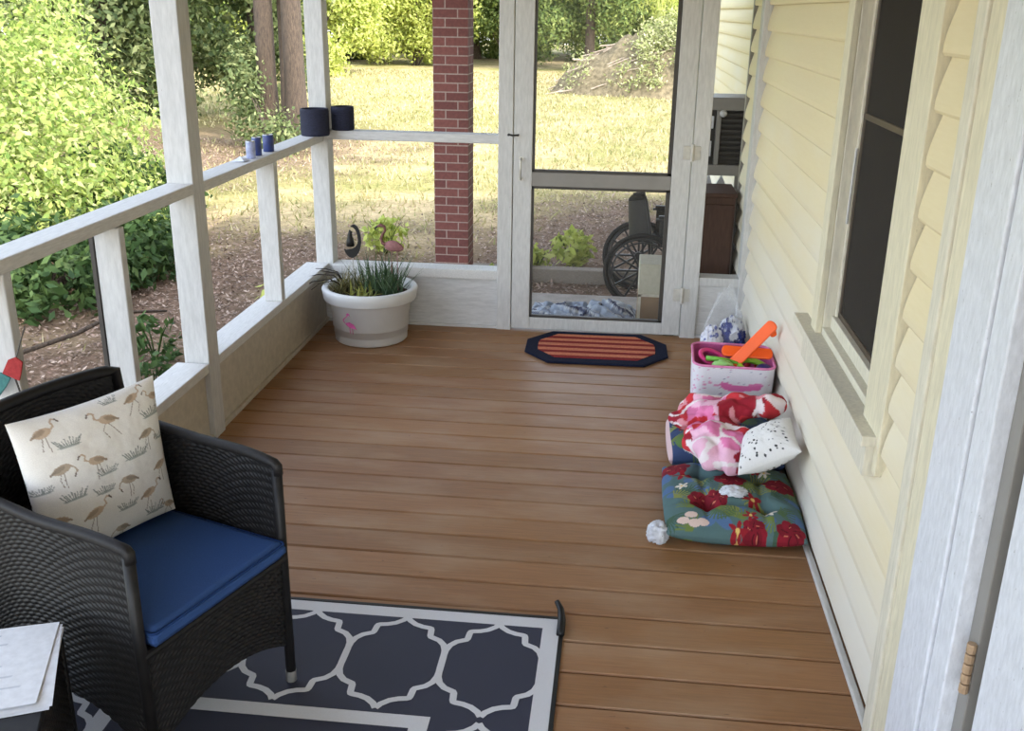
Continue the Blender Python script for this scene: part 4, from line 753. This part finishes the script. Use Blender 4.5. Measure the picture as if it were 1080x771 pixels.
# storage bin
bn = empty('storage_bin', (.515, 4.145, 0)); tag(bn, 'white speckled fabric toy bin with pink lining by the right wall', 'bin')
cv = Canvas(420, (224, 220, 226)); r = random.Random(2)
for i in range(420): cv.ell(r.random(), r.random(), .004*r.uniform(.6, 1.6), .004*r.uniform(.6, 1.4), r.choice([(120, 120, 150), (190, 150, 180), (170, 170, 190), (206, 130, 170)]))
for (x, y) in ((.16, .25), (.22, .22), (.30, .25), (.36, .24)): cv.ell(x, y, .03, .02, (220, 150, 184))
cv.line([(.38, .25), (.45, .28), (.62, .28), (.80, .25)], .075, (222, 112, 168)); cv.line([(.36, .21), (.5, .25)], .03, (222, 112, 168)); cv.line([(.7, .22), (.84, .21)], .03, (226, 130, 178))
for i in range(30): cv.ell(r.uniform(0, .16), r.uniform(.1, .6), .014*r.random(), .01, (222, 140, 180))
def rrect(hx, hy, rc, n=10):
    out = []
    for cx, cy, a0 in ((hx-rc, hy-rc, 0), (-hx+rc, hy-rc, 90), (-hx+rc, -hy+rc, 180), (hx-rc, -hy+rc, 270)):
        for k in range(n+1): a = radians(a0+90*k/n); out.append((cx+rc*cos(a), cy+rc*sin(a)))
    P = np.array(out+[out[0]]); d = np.concatenate([[0], np.cumsum(np.linalg.norm(np.diff(P, axis=0), axis=1))]); q = np.linspace(0, d[-1], 161)
    return np.stack([np.interp(q, d, P[:, 0]), np.interp(q, d, P[:, 1])], 1)
H = .325; zz = np.linspace(.003, H, 70); P = []
for z in zz:
    q = z/H; R_ = rrect(.155+.015*q, .140+.018*q, .05); bul = 1+.01*sin(pi*q); P.append(np.column_stack([R_*bul, np.full(len(R_), z)]))
P = np.array(P); 
def fu(P): return np.where(P[..., 1] < 0, np.clip((P[..., 0]+.17)/.34, 0, .999), (np.clip(P[..., 1]*3, 0, .999)))
mb = MB(); mb.grid(P); mb.build('fabric_shell', M['print'], bn, True, cols=rows(cv.at(fu(P), np.clip(1-P[..., 2]/H, 0, .999))))
Pi = []
for z in (H+.004, H-.01, H-.05, .16, .02):
    q = z/H; R_ = rrect(.150+.015*q, .135+.018*q, .047); Pi.append(np.column_stack([R_, np.full(len(R_), z)]))
mb = MB(); mb.grid(np.array(Pi)); c0 = rrect(.1505, .1355, .047)[:-1]; mb.add([(x, y, .02) for x, y in c0], [tuple(range(len(c0)))]); o = mb.build('lining', plain('pink_lining', (186, 88, 140), .85, .1, .12, 30), bn); o['label'] = 'pink fabric lining'
mb = MB(); R_ = rrect(.168, .156, .05)[:-1]; mb.tube([(x, y, H+.002) for x, y in R_], .0055, 8, closed=True); o = mb.build('rim_binding', plain('pink_binding', (214, 128, 172), .85, .1, .12, 30), bn, True); o['label'] = 'pink rim binding'
bn.rotation_euler = (0, 0, radians(-2))
# toys in the bin
def bar(mb, A, B, wd, th, n=12):
    A, B = np.array(A), np.array(B); t_ = (B-A)/np.linalg.norm(B-A); Lh = np.linalg.norm(B-A)/2; c = (A+B)/2; s_ = np.cross(t_, [0, -.80, .6]); s_ /= np.linalg.norm(s_); nn = np.cross(t_, s_)
    pts = [(Lh-wd/2, -wd/2)] if False else []; 
    for k in range(n+1): a = -pi/2+pi*k/n; pts.append(((Lh-wd*.35)+wd*.35*cos(a), wd/2*sin(a)))
    for k in range(n+1): a = pi/2+pi*k/n; pts.append((-(Lh-wd*.35)+wd*.35*cos(a), wd/2*sin(a)))
    P = [c+t_*x+s_*y-nn*th/2 for x, y in pts]; mb.prism(P, nn*th)
M['orange'] = plain('orange_plastic', (246, 96, 28), .45, .4, .06, 12)
oc = empty('orange_toy', (.575, 4.1, .36)); tag(oc, 'bright orange plastic toy of two crossed blades sticking out of the bin', 'toy')
mb = MB(); bar(mb, (.465, 4.125, .355), (.678, 4.11, .352), .048, .016); par(mb.build('blade', M['orange'], bevel=.005), oc)
mb = MB(); bar(mb, (.478, 4.075, .270), (.668, 4.085, .500), .050, .016); bar(mb, (.655, 4.087, .492), (.672, 4.10, .435), .028, .014); par(mb.build('blade', M['orange'], bevel=.005), oc)
def torus(name, c, R1, r1, mat, label, tilt=(0, 0), arc=1.0):
    pts = [(R1*cos(2*pi*k*arc/40), R1*sin(2*pi*k*arc/40), 0) for k in range(40 if arc == 1 else 41)]; m_ = MB(); m_.tube(pts, r1, 10, closed=(arc == 1)); o = m_.build(name, mat, smooth=True); o.location = c; o.rotation_euler = (tilt[0], tilt[1], .5); return tag(o, label, 'toy')
M['lime'] = plain('lime_plastic', (150, 206, 60), .45, .4, .06); M['hot'] = plain('hot_pink_plastic', (222, 60, 132), .45, .4, .06); M['green'] = plain('green_plastic', (112, 178, 62), .45, .4, .1)
torus('toy_ring', (.600, 4.075, .300), .062, .013, M['lime'], 'lime green plastic ring on the right in the toy bin', (.25, .1))
torus('toy_hoop', (.435, 4.155, .308), .058, .010, M['hot'], 'hot pink plastic hoop on the left in the toy bin', (.35, .2))
mb = MB(); mb.tube([(.40, 4.10, .325), (.46, 4.09, .326), (.535, 4.075, .318)], [.011, .010, .012], 10); tag(mb.build('toy_stick', M['green'], smooth=True), 'green plastic stick lying across the toy bin', 'toy')
mb = MB(); mb.tube([(.372, 4.05, .2), (.375, 4.045, .30)], .014, 10); mb.tube([(.372, 4.045, .30), (.40, 4.05, .295)], .012, 8); tag(mb.build('green_toy', M['green'], smooth=True), 'green plastic handle in the front left corner of the toy bin', 'toy')
lump('toy_frog', (.465, 4.035, .305), (.042, .03, .032), plain('pale_green_rubber', (150, 200, 120), .5, .4), 5, .25, 2.2, 4); tag(bpy.data.objects['toy_frog'], 'pale green lumpy rubber toy in front of the green stick', 'toy')
bpy.data.objects['toy_frog'].name = 'rubber_toy'
mb = MB(); V, F = ico(4); mb.add(V*.040+np.array([.640, 4.06, .285]), F); tag(mb.build('toy_ball', plain('dark_blue_rubber', (44, 44, 104), .4, .4), smooth=True), 'dark blue ball in the right corner of the toy bin', 'toy')
mb = MB(); mb.tube([(.585, 4.19, .26), (.60, 4.185, .30), (.625, 4.18, .296), (.628, 4.18, .25)], .012, 10); tag(mb.build('toy_clip', plain('red_plastic', (206, 48, 44), .45, .4), smooth=True), 'small red plastic toy under the orange blades', 'toy')
mb = MB(); mb.lathe([(0, 0), (.11, 0), (.118, .008), (.1, .016), (0, .02)], seg=30); o = tag(mb.build('toy_disc', plain('blue_plastic', (84, 130, 186), .45, .4), smooth=True), 'flat blue disc along the front edge of the toy bin', 'toy'); o.location = (.515, 4.14, .232); o.rotation_euler = (.12, 0, 0)
mb = MB(); mb.box(.395, .65, 4.03, 4.27, .03, .19); o = tag(mb.build('toy_box', plain('dark_maroon_card', (92, 44, 52), .7, .2, .3, 20), bevel=.01), 'dark red box at the bottom of the toy bin', 'box')
# clear plastic bag with blue and white contents
pb = empty('plastic_bag', (.575, 5.06, 0)); tag(pb, 'clear crumpled plastic bag behind the toy bin', 'bag')
t = NT('clear_plastic'); t.col((.9, .92, .95, 1)); t.rough(.12); t.spec(.6); tr = t.new('ShaderNodeBsdfTransparent'); mx = t.new('ShaderNodeMixShader'); mx.inputs[0].default_value = .09; t.l.new(tr.outputs[0], mx.inputs[1]); t.l.new(t.p.outputs[0], mx.inputs[2]); t.l.new(mx.outputs[0], t.out.inputs[0]); M['clear'] = t.m
V, F = ico(5); n = fbm(V*3.1+3, 21, 5); rg = np.abs(n-.5)*2; tp = np.clip((V[:, 2]+.1)/1.1, 0, 1); P = V*(1+.5*(rg-.25))[:, None]*np.column_stack([.10*(1-.45*tp), .11*(1-.4*tp), np.full(len(V), .20)])+np.array([.012*0, 0, .19]); P[:, 2] = np.maximum(P[:, 2], .003); mb = MB(); mb.add(P, F); mb.build('bag_film', M['clear'], pb, False)
def bluewhite(P): n = fbm(P*26, 3, 3); a, b = np.array(lin((226, 228, 236))), np.array(lin((58, 68, 140))); return np.where((n > .52)[:, None], b, a)
tag(lump('bagged_cloth', (.515, 5.03, .105), (.050, .06, .07), M['print'], 11, .3, 2.6, 5, lambda P: np.where((fbm(P*40, 5, 3) > .63)[:, None], np.array(lin((90, 98, 160))), np.array(lin((228, 228, 236))))), 'crumpled white cloth in the left of the plastic bag', 'cloth')
tag(lump('bagged_cloth', (.612, 5.06, .115), (.052, .06, .085), M['print'], 12, .5, 3.4, 5, bluewhite), 'crumpled blue and white cloth in the right of the plastic bag', 'cloth')
# floral cushions
def floral(seed, bg, blue):
    cv = Canvas(520, bg); r = random.Random(seed)
    for i in range(24): cv.ell(r.random(), r.random(), r.uniform(.03, .09), r.uniform(.02, .05), blue, r.uniform(0, 3))
    for i in range(44):
        x, y, a0 = r.random(), r.random(), r.uniform(0, 6.28); c = r.choice([(112, 128, 66), (84, 108, 74), (136, 142, 80), (70, 96, 78)])
        for k in range(9): a = a0+(k-4)*.24; cv.line([(x, y), (x+cos(a)*.12, y+sin(a)*.12)], .010, c)
    return cv
def fl_red(cv, x, y, s, c=(140, 30, 46)):
    for k in range(7): a = k*2*pi/7+x*9; cv.ell(x+cos(a)*s*.5, y+sin(a)*s*.42, s*.42, s*.34, c if k % 2 else tuple(q*.86 for q in c), a)
    cv.ell(x, y, s*.4, s*.35, tuple(q*.92 for q in c))
    for k in range(5): a = k*1.257+y*7; cv.line([(x+cos(a)*s*.2, y+sin(a)*s*.2), (x+cos(a+.4)*s*.6, y+sin(a+.4)*s*.5)], .007, tuple(q*.6 for q in c))
    for k in range(3): a = k*2.1+x*5; cv.line([(x+cos(a)*s*.3, y+sin(a)*s*.3), (x+cos(a+.3)*s*.5, y+sin(a+.3)*s*.4)], .006, (206, 120, 96))
def fl_star(cv, x, y, s, c, cc=(226, 190, 110)):
    for k in range(5): a = k*2*pi/5+x*5; cv.ell(x+cos(a)*s*.55, y+sin(a)*s*.5, s*.45, s*.22, c, a)
    cv.ell(x, y, s*.2, s*.2, cc)
cvA = floral(4, (86, 112, 112), (84, 112, 150))
for x, y, s in ((.10, .16, .13), (.50, .38, .14), (.86, .40, .14), (.26, .66, .10), (.38, .64, .10), (.62, .97, .1), (.88, .96, .12), (.42, .02, .06)): fl_red(cvA, x, y, s)
for x, y, s in ((.16, .30, .085), (.64, .64, .08), (.72, .18, .05), (.60, .86, .06), (.5, .98, .07)): fl_star(cvA, x, y, s, (150, 34, 44))
for x, y, s in ((.14, .48, .05), (.78, .22, .05), (.74, .78, .06)): fl_star(cvA, x, y, s, (222, 214, 200))
for x, y in ((.12, .92), (.18, .87), (.2, .94), (.26, .93), (.28, .03), (.34, .05), (.66, .32), (.70, .36)): cvA.ell(x, y, .045, .03, (222, 196, 184))
def seat_pad(name, x0, x1, y0, y1, z0, z1, cv, label, seed, dips=True, rz=0.0):
    n = 200; a = np.linspace(-1, 1, n); U, V = np.meshgrid(a, a, indexing='ij'); cx, cy = (x0+x1)/2, (y0+y1)/2; hx, hy = (x1-x0)/2, (y1-y0)/2
    f = np.clip(1-np.abs(U)**3.2, 0, 1)**.42*np.clip(1-np.abs(V)**3.2, 0, 1)**.42; d = 0
    if dips:
        for ux, vy in ((-.42, .45), (.42, .40), (-.40, -.42), (.42, -.42)): rr = np.hypot((U-ux)*hx, (V-vy)*hy); d = d+.045*np.exp(-(rr/.035)**2)+.012*np.exp(-(np.abs(U-ux)*hx/.014)**2)*np.exp(-(rr/.15)**2)+.012*np.exp(-(np.abs(V-vy)*hy/.014)**2)*np.exp(-(rr/.15)**2)
    w_ = (fbm(np.stack([U*2.5, V*2.5, 0*U+seed], -1), seed)-.5)*.02*f; zm = z0+(z1-z0)*.42
    X, Y = cx+U*hx*(1-.03*V**2), cy+V*hy*(1-.03*U**2)
    top = np.stack([X, Y, zm+(z1-zm)*f*1.0-d*f+w_], -1); bot = np.stack([X, Y, zm-(zm-z0)*np.clip(f*1.3, 0, 1)], -1); mb = MB(); mb.grid(top); mb.grid(bot, flip=True); c = rows(cv.at((U*.997+1)/2, (1-V*.997)/2))
    o = mb.build(name, M['print'], smooth=True, cols=np.vstack([c, c]), loc=(cx, cy, z0)); o.rotation_euler = (0, 0, rz); return tag(o, label, 'cushion')
seat_pad('floral_cushion', .208, .690, 3.03, 3.57, .002, .115, cvA, 'tufted floral seat cushion with red blossoms, in front of the pile by the right wall', 3)
cvB = floral(9, (58, 74, 110), (40, 56, 96))
for x, y, s in ((.2, .6, .12), (.6, .3, .12), (.8, .8, .12)): fl_red(cvB, x, y, s, (120, 40, 60))
cvB.line([(.012, 0), (.012, 1)], .03, (220, 190, 190)); cvB.ell(.13, .85, .07, .1, (96, 124, 70)); cvB.ell(.2, .95, .08, .03, (214, 212, 206))
seat_pad('floral_cushion', .236, .690, 3.585, 3.985, .002, .165, cvB, 'navy floral cushion under the red and pink towel, against the bin', 5, False)
# towel
def union(name, ells, voxel, mat, fold, colf, loc):
    mb = MB(); V, F = ico(4)
    for c, ax, rad in ells:
        ax = np.array(ax, float); ax /= np.linalg.norm(ax); s_ = np.cross([0, 0, 1], ax); s_ /= np.linalg.norm(s_); u_ = np.cross(ax, s_); mb.add(V[:, :1]*rad[0]*ax+V[:, 1:2]*rad[1]*s_+V[:, 2:]*rad[2]*u_+np.array(c), F)
    o = mb.build('tmp', mat); md = o.modifiers.new('r', 'REMESH'); md.mode = 'VOXEL'; md.voxel_size = voxel; sm = o.modifiers.new('s', 'SMOOTH'); sm.iterations = 8
    dg = bpy.context.evaluated_depsgraph_get(); me = bpy.data.meshes.new_from_object(o.evaluated_get(dg)); bpy.data.objects.remove(o)
    n = len(me.vertices); P = np.empty(n*3, np.float32); me.vertices.foreach_get('co', P); P = P.reshape(-1, 3).astype(float); N = np.empty(n*3, np.float32); me.vertices.foreach_get('normal', N); N = N.reshape(-1, 3)
    Q = P+N*fold(P)[:, None]; me.vertices.foreach_set('co', (Q-np.array(loc)).astype(np.float32).ravel()); a = me.color_attributes.new('Col', 'FLOAT_COLOR', 'POINT'); a.data.foreach_set('color', np.hstack([colf(P), np.ones((n, 1))]).astype(np.float32).ravel())
    me.materials.clear(); me.materials.append(mat); me.polygons.foreach_set('use_smooth', [True]*len(me.polygons)); me.update(); me.name = name
    o = bpy.data.objects.new(name, me); S.collection.objects.link(o); o.location = loc; return o
def tfold(P):
    q = P@np.array([[.8, .5, 0], [-.5, .8, 0], [.3, .2, 1]]); n = fbm(P*9, 4, 3); return (.009*np.sin(q[:, 0]*48+n*8)+.008*(n-.5)*2-.012*np.abs(np.sin(q[:, 1]*26+n*6))**6)
def tcol(P):
    n1 = fbm(P*9+2, 8, 2); n2 = fbm(P*np.array([8, 11, 8])+5, 15, 2); n3 = fbm(P*15, 31, 2); pk = [np.array(lin(c)) for c in ((228, 128, 174), (238, 186, 208), (240, 226, 228), (202, 56, 64), (160, 38, 54), (226, 150, 160))]
    red = (P[:, 0]+.5*(P[:, 2]-.2)+.25*(n1-.5) > .48) | (P[:, 0] < .30); c = np.where((n1 > .5)[:, None], pk[1], pk[0]); c = np.where((np.abs(n2-.5) < .03)[:, None], pk[2], c); c = np.where(((n3 > .66) & ~red)[:, None], pk[3], c)
    r_ = np.where((n1 > .56)[:, None], pk[4], pk[3]); r_ = np.where((np.abs(n2-.5) < .04)[:, None], pk[2], r_); r_ = np.where((n3 > .66)[:, None], pk[5], r_); return np.where(red[:, None], r_, c)
tw = union('beach_towel', [((.415, 3.50, .185), (1, .2, 0), (.135, .13, .082)), ((.30, 3.66, .205), (1, -.3, .1), (.075, .07, .045)), ((.46, 3.66, .255), (1, .4, .1), (.13, .07, .055)), ((.575, 3.66, .275), (1, .35, .12), (.115, .058, .05)), ((.38, 3.74, .225), (1, 0, 0), (.12, .07, .05)), ((.42, 3.40, .165), (1, 0, -.1), (.085, .06, .055))], .0055, attr_mat('terry_towel', .95, .5, 400), tfold, tcol, (.45, 3.58, .16)); tw.location.z += .012
tag(tw, 'crumpled pink and red flowered towel heaped on the cushions', 'towel')
cv = Canvas(420, (226, 224, 222)); r = random.Random(8)
for i in range(60): x, y = r.uniform(.06, .94), r.uniform(.05, .95); s_ = r.uniform(.010, .022); cv.ell(x, y, s_, s_*r.uniform(.8, 1.3), r.choice([(44, 44, 46), (92, 92, 96), (60, 60, 64), (150, 150, 150)]), r.random()*3)
tag(pillow('spotted_pillow', [(.505, 3.48, .225), (.655, 3.45, .335), (.676, 3.28, .275), (.466, 3.29, .165)], .066, cv, 120, None, .05, 4, .008), 'small white pillow with dark spots resting on the floral cushion against the wall', 'pillow')
for nm, c, rad, lab, sd_ in (('crumpled_tissue', (.188, 3.075, .030), (.024, .022, .028), 'white crumpled tissue on the deck beside the floral cushion', 31), ('crumpled_tissue', (.452, 3.25, .118), (.030, .020, .014), 'pale crumpled tissue lying on the floral cushion below the spotted pillow', 32)):
    tag(lump(nm, c, rad, M['doorpaint'], sd_, .8, 3.6, 4, zmin=.002), lab, 'tissue')
# ================================================================ OUTSIDE THE DOOR
# cardboard box with smaller white box and bottle
cb = empty('cardboard_box', (.245, 6.02, -.15)); tag(cb, 'brown cardboard box standing on the stoop outside the screen door', 'box')
M['card'] = plain('brown_cardboard', (146, 122, 98), .9, .1, .08, 10)
mb = MB(); mb.box(-.105, .13, -.10, .16, 0, .245); par_ = mb.build('body', M['card'], cb, bevel=.003)
mb = MB(); mb.box(-.107, -.088, -.103, -.099, 0, .245); mb.box(-.107, .132, -.103, -.099, .232, .247); o = mb.build('tape', plain('pale_tape', (206, 198, 180), .6, .3), cb); o['label'] = 'pale edge tape'
wb_ = empty('white_carton', (.245, 6.02, .095)); tag(wb_, 'off-white carton stacked on the brown cardboard box outside the door', 'box')
mb = MB(); mb.box(-.105, .13, -.10, .16, .0, .19); mb.build('body', plain('off_white_carton', (196, 190, 170), .8, .2, .08, 30), wb_, bevel=.003)
bt = empty('bottle', (.335, 5.895, -.15)); tag(bt, 'dark bottle with a green label in front of the white carton', 'bottle')
mb = MB(); mb.lathe([(0, 0), (.034, 0), (.036, .01), (.036, .33), (.030, .36), (.014, .385), (.014, .42), (0, .42)], seg=24); mb.build('body', plain('dark_bottle_glass', (44, 42, 40), .2, .6), bt, True)
mb = MB(); mb.lathe([(.0368, .22), (.0372, .222), (.0372, .29), (.0368, .292)], seg=24); o = mb.build('label', plain('olive_label', (128, 132, 56), .7, .2), bt, True); o['label'] = 'olive green label'
mb = MB(); mb.lathe([(.0155, .39), (.0155, .43), (0, .432)], seg=16); mb.build('cap', M['black'], bt, True)
# crumpled tarp
gx2, gy2 = np.meshgrid(np.linspace(-.34, .34, 110), np.linspace(-.2, .2, 70), indexing='ij'); e2 = np.clip(1-(np.abs(gx2)/.34)**2.6, 0, 1)**.6*np.clip(1-(np.abs(gy2)/.2)**2.6, 0, 1)**.6; fn = fbm(np.stack([gx2*6, gy2*6, 0*gx2], -1), 2)
hz = e2*(.045+.03*np.sin(gx2*38+gy2*22+fn*22)+.07*(fn-.4)+.05*np.clip(gx2/.3, -.6, 1)); P = np.stack([gx2+.04*gy2, gy2-.1*gx2, np.maximum(hz, .002)+.002], -1); w_ = np.sin(gx2*60+gy2*30+fn*26)
cols = np.where((w_ > .72)[..., None], np.array(lin((52, 60, 92))), np.where((w_ > .2)[..., None], np.array(lin((204, 208, 212))), np.array(lin((158, 168, 184)))))
mb = MB(); mb.grid(P); mb.grid(P*np.array([1, 1, 0])+np.array([0, 0, .001]), flip=True); o = mb.build('crumpled_tarp', attr_mat('striped_tarp', .6, .2, 200), smooth=True, cols=np.vstack([rows(cols)]*2)); o.location = (-.205, 6.26, -.15); tag(o, 'crumpled white and blue striped tarp lying on the stoop outside the door', 'tarp')
# wheelchair
wc = empty('wheelchair', (.205, 8.10, GZ)); wc.rotation_euler = (0, 0, radians(2)); tag(wc, 'black folding wheelchair with large spoked wheels outside the screen door', 'wheelchair')
M['bframe'] = plain('black_tube_frame', (46, 44, 44), .35, .6, .1, 10); M['vinyl'] = plain('black_vinyl', (44, 42, 40), .55, .4, .1, 14, .2)
for y, nm in ((0, 'near'), (.56, 'far')):
    mb = MB(); mb.tube([(.295*cos(2*pi*k/48), y, .298+.295*sin(2*pi*k/48)) for k in range(48)], .021, 10, closed=True); wh = mb.build('wheel', M['rubber'], wc, True)
    mb = MB(); mb.tube([(.268*cos(2*pi*k/48), y, .298+.268*sin(2*pi*k/48)) for k in range(48)], .010, 8, closed=True); mb.build('rim', M['bframe'], wh, True)
    mb = MB(); mb.tube([(0, y-.03, .298), (0, y+.03, .298)], .035, 16)
    for k in range(12): a = 2*pi*k/12; mb.obox((.145*cos(a), y, .298+.145*sin(a)), (cos(a), 0, sin(a)), (0, 1, 0), (-sin(a), 0, cos(a)), .125, .007, .0085)
    mb.build('spokes', M['bframe'], wh)
    oy = y+(-.045 if y == 0 else .045); mb = MB(); mb.tube([(.245*cos(2*pi*k/40), oy, .298+.245*sin(2*pi*k/40)) for k in range(40)], .007, 8, closed=True); mb.build('hand_rim', M['bframe'], wh, True)
    yi = .05 if y == 0 else .51
    mb = MB(); mb.tube([(.10, yi, .20), (.08, yi, .5), (.015, yi, .86), (0, yi, .905), (-.05, yi, .915)], .0115, 8); mb.tube([(.10, yi, .50), (.50, yi, .50), (.53, yi, .46), (.55, yi, .2)], .0115, 8); mb.tube([(.10, yi, .26), (.52, yi, .26)], .0115, 8); mb.tube([(.10, yi, .72), (.36, yi, .72), (.40, yi, .69), (.40, yi, .50)], .011, 8); mb.tube([(0, yi-(.05 if y == 0 else -.05), .298), (.1, yi, .298)], .012, 8); mb.build('side_frame', M['bframe'], wc, True)
    mb = MB(); mb.tube([(-.10, yi, .917), (-.005, yi, .912)], .017, 10); mb.build('push_handle', M['rubber'], wc, True)
    mb = MB(); mb.box(.12, .38, yi-.022, yi+.022, .725, .752); mb.box(.13, .37, yi-.004, yi+.004, .53, .715); mb.build('armrest', M['vinyl'], wc, bevel=.006)
    mb = MB(); mb.tube([(.50+.09*cos(2*pi*k/28), yi, .10+.085*sin(2*pi*k/28)) for k in range(28)], .014, 8, closed=True); mb.tube([(.50, yi-.012, .10), (.50, yi+.012, .10)], .03, 10); mb.tube([(.52, yi, .26), (.50, yi, .18), (.50, yi, .10)], .011, 8); mb.build('caster', M['rubber'], wc, True)
    mb = MB(); mb.tube([(.55, yi, .22), (.66, yi, .10)], .01, 8); mb.box(.60, .74, yi-.06 if y else yi, yi if y else yi+.14, .085, .10); mb.build('footrest', M['bframe'], wc)
U, V = np.meshgrid(np.linspace(0, 1, 14), np.linspace(0, 1, 14), indexing='ij'); P = np.stack([.075-.065*V-(.17*np.sin(pi*U)**.6)*(1-.25*V), .05+.46*U, .52+.36*V-.05*np.sin(pi*U)*V], -1); mb = MB(); mb.grid(P); mb.grid(P-np.array([.008, 0, 0]), flip=True); mb.build('back_sling', M['vinyl'], wc, True)
P = np.stack([.10+.40*V, .05+.46*U, .515-.03*np.sin(pi*U)], -1); mb = MB(); mb.grid(P); mb.grid(P-np.array([0, 0, .01]), flip=True); mb.build('seat_sling', M['vinyl'], wc, True)
mb = MB(); mb.tube([(.25, .05, .26), (.25, .51, .49)], .01, 8); mb.tube([(.28, .51, .26), (.28, .05, .49)], .01, 8); mb.build('cross_brace', M['bframe'], wc, True)
# brown cabinet behind the side opening
bc = empty('wooden_cabinet', (.545, 6.0, -.15)); tag(bc, 'dark brown wooden cabinet standing outside behind the narrow side opening', 'cabinet')
M['brownwood'] = plain('dark_brown_wood', (78, 56, 46), .6, .3, .15, 12, .1, 0, (6, 6, 1))
mb = MB(); mb.box(-.115, .120, -.14, .2, 0, .86); mb.build('body', M['brownwood'], bc, bevel=.004)
mb = MB(); mb.box(-.125, .128, -.155, .21, .86, .885); mb.build('top', M['brownwood'], bc, bevel=.005)
mb = MB(); mb.box(-.105, .110, -.152, -.141, .05, .82); dd = mb.build('door', M['brownwood'], bc, bevel=.003)
mb = MB(); mb.lathe([(0, 0), (.011, 0), (.013, .012), (0, .02)], seg=14); kb = mb.build('knob', M['brass'], dd, True); kb.location = (-.06, -.153, .36); kb.rotation_euler = (pi/2, 0, 0)
# slatted grey unit behind it
gu = empty('slatted_cabinet', (.66, 6.9, GZ)); tag(gu, 'grey framed unit with dark slats, seen through the side opening above the brown cabinet', 'cabinet')
def gp(name, mat, boxes, lab=None, p=gu):
    e = MB()
    for b in boxes: e.box(*b)
    o = e.build(name, mat, p, bevel=.003)
    if lab: o['label'] = lab
    return o
gp('top_panel', M['greymetal'], [(-.16, .16, -.14, .22, 1.72, 1.80)])
gp('slat_panel', M['darkframe'], [(-.03, .14, -.10, -.08, 1.40+.035*i, 1.42+.035*i) for i in range(9)]+[(-.14, .14, -.07, .2, 1.36, 1.72)], 'dark horizontal slats')
gp('frame', M['greymetal'], [(-.06, -.03, -.13, -.09, 1.36, 1.72), (-.16, .16, -.14, -.10, 1.30, 1.37), (-.16, -.12, -.14, -.10, 0, 1.72), (.12, .16, -.14, -.10, 0, 1.72), (-.16, -.12, .16, .2, 0, 1.72), (.12, .16, .16, .2, 0, 1.72), (-.14, .14, -.12, .2, 1.14, 1.17)])
mb = MB(); V, F = ico(3); mb.add(V*.024+np.array([-.02, -.13, 1.70]), F); o = mb.build('round_knob', M['white'], gu, True); o['label'] = 'round pale knob'
mb = MB(); mb.prism([(-.12, -.06, 1.172), (-.075, -.06, 1.30), (-.03, -.06, 1.172)], (0, .03, 0)); mb.prism([(-.05, -.04, 1.172), (.01, -.04, 1.29), (.07, -.04, 1.172)], (0, .03, 0)); o = mb.build('white_cloth', M['doorpaint'], gu); o['label'] = 'white folded cloth on the shelf'
gp('pale_label', M['doorpaint'], [(-.13, -.075, -.112, -.10, 1.60, 1.68)], 'pale label on the dark panel')
gp('pale_label', M['doorpaint'], [(-.12, -.08, -.112, -.10, 1.42, 1.52)], 'lower pale label on the dark panel')
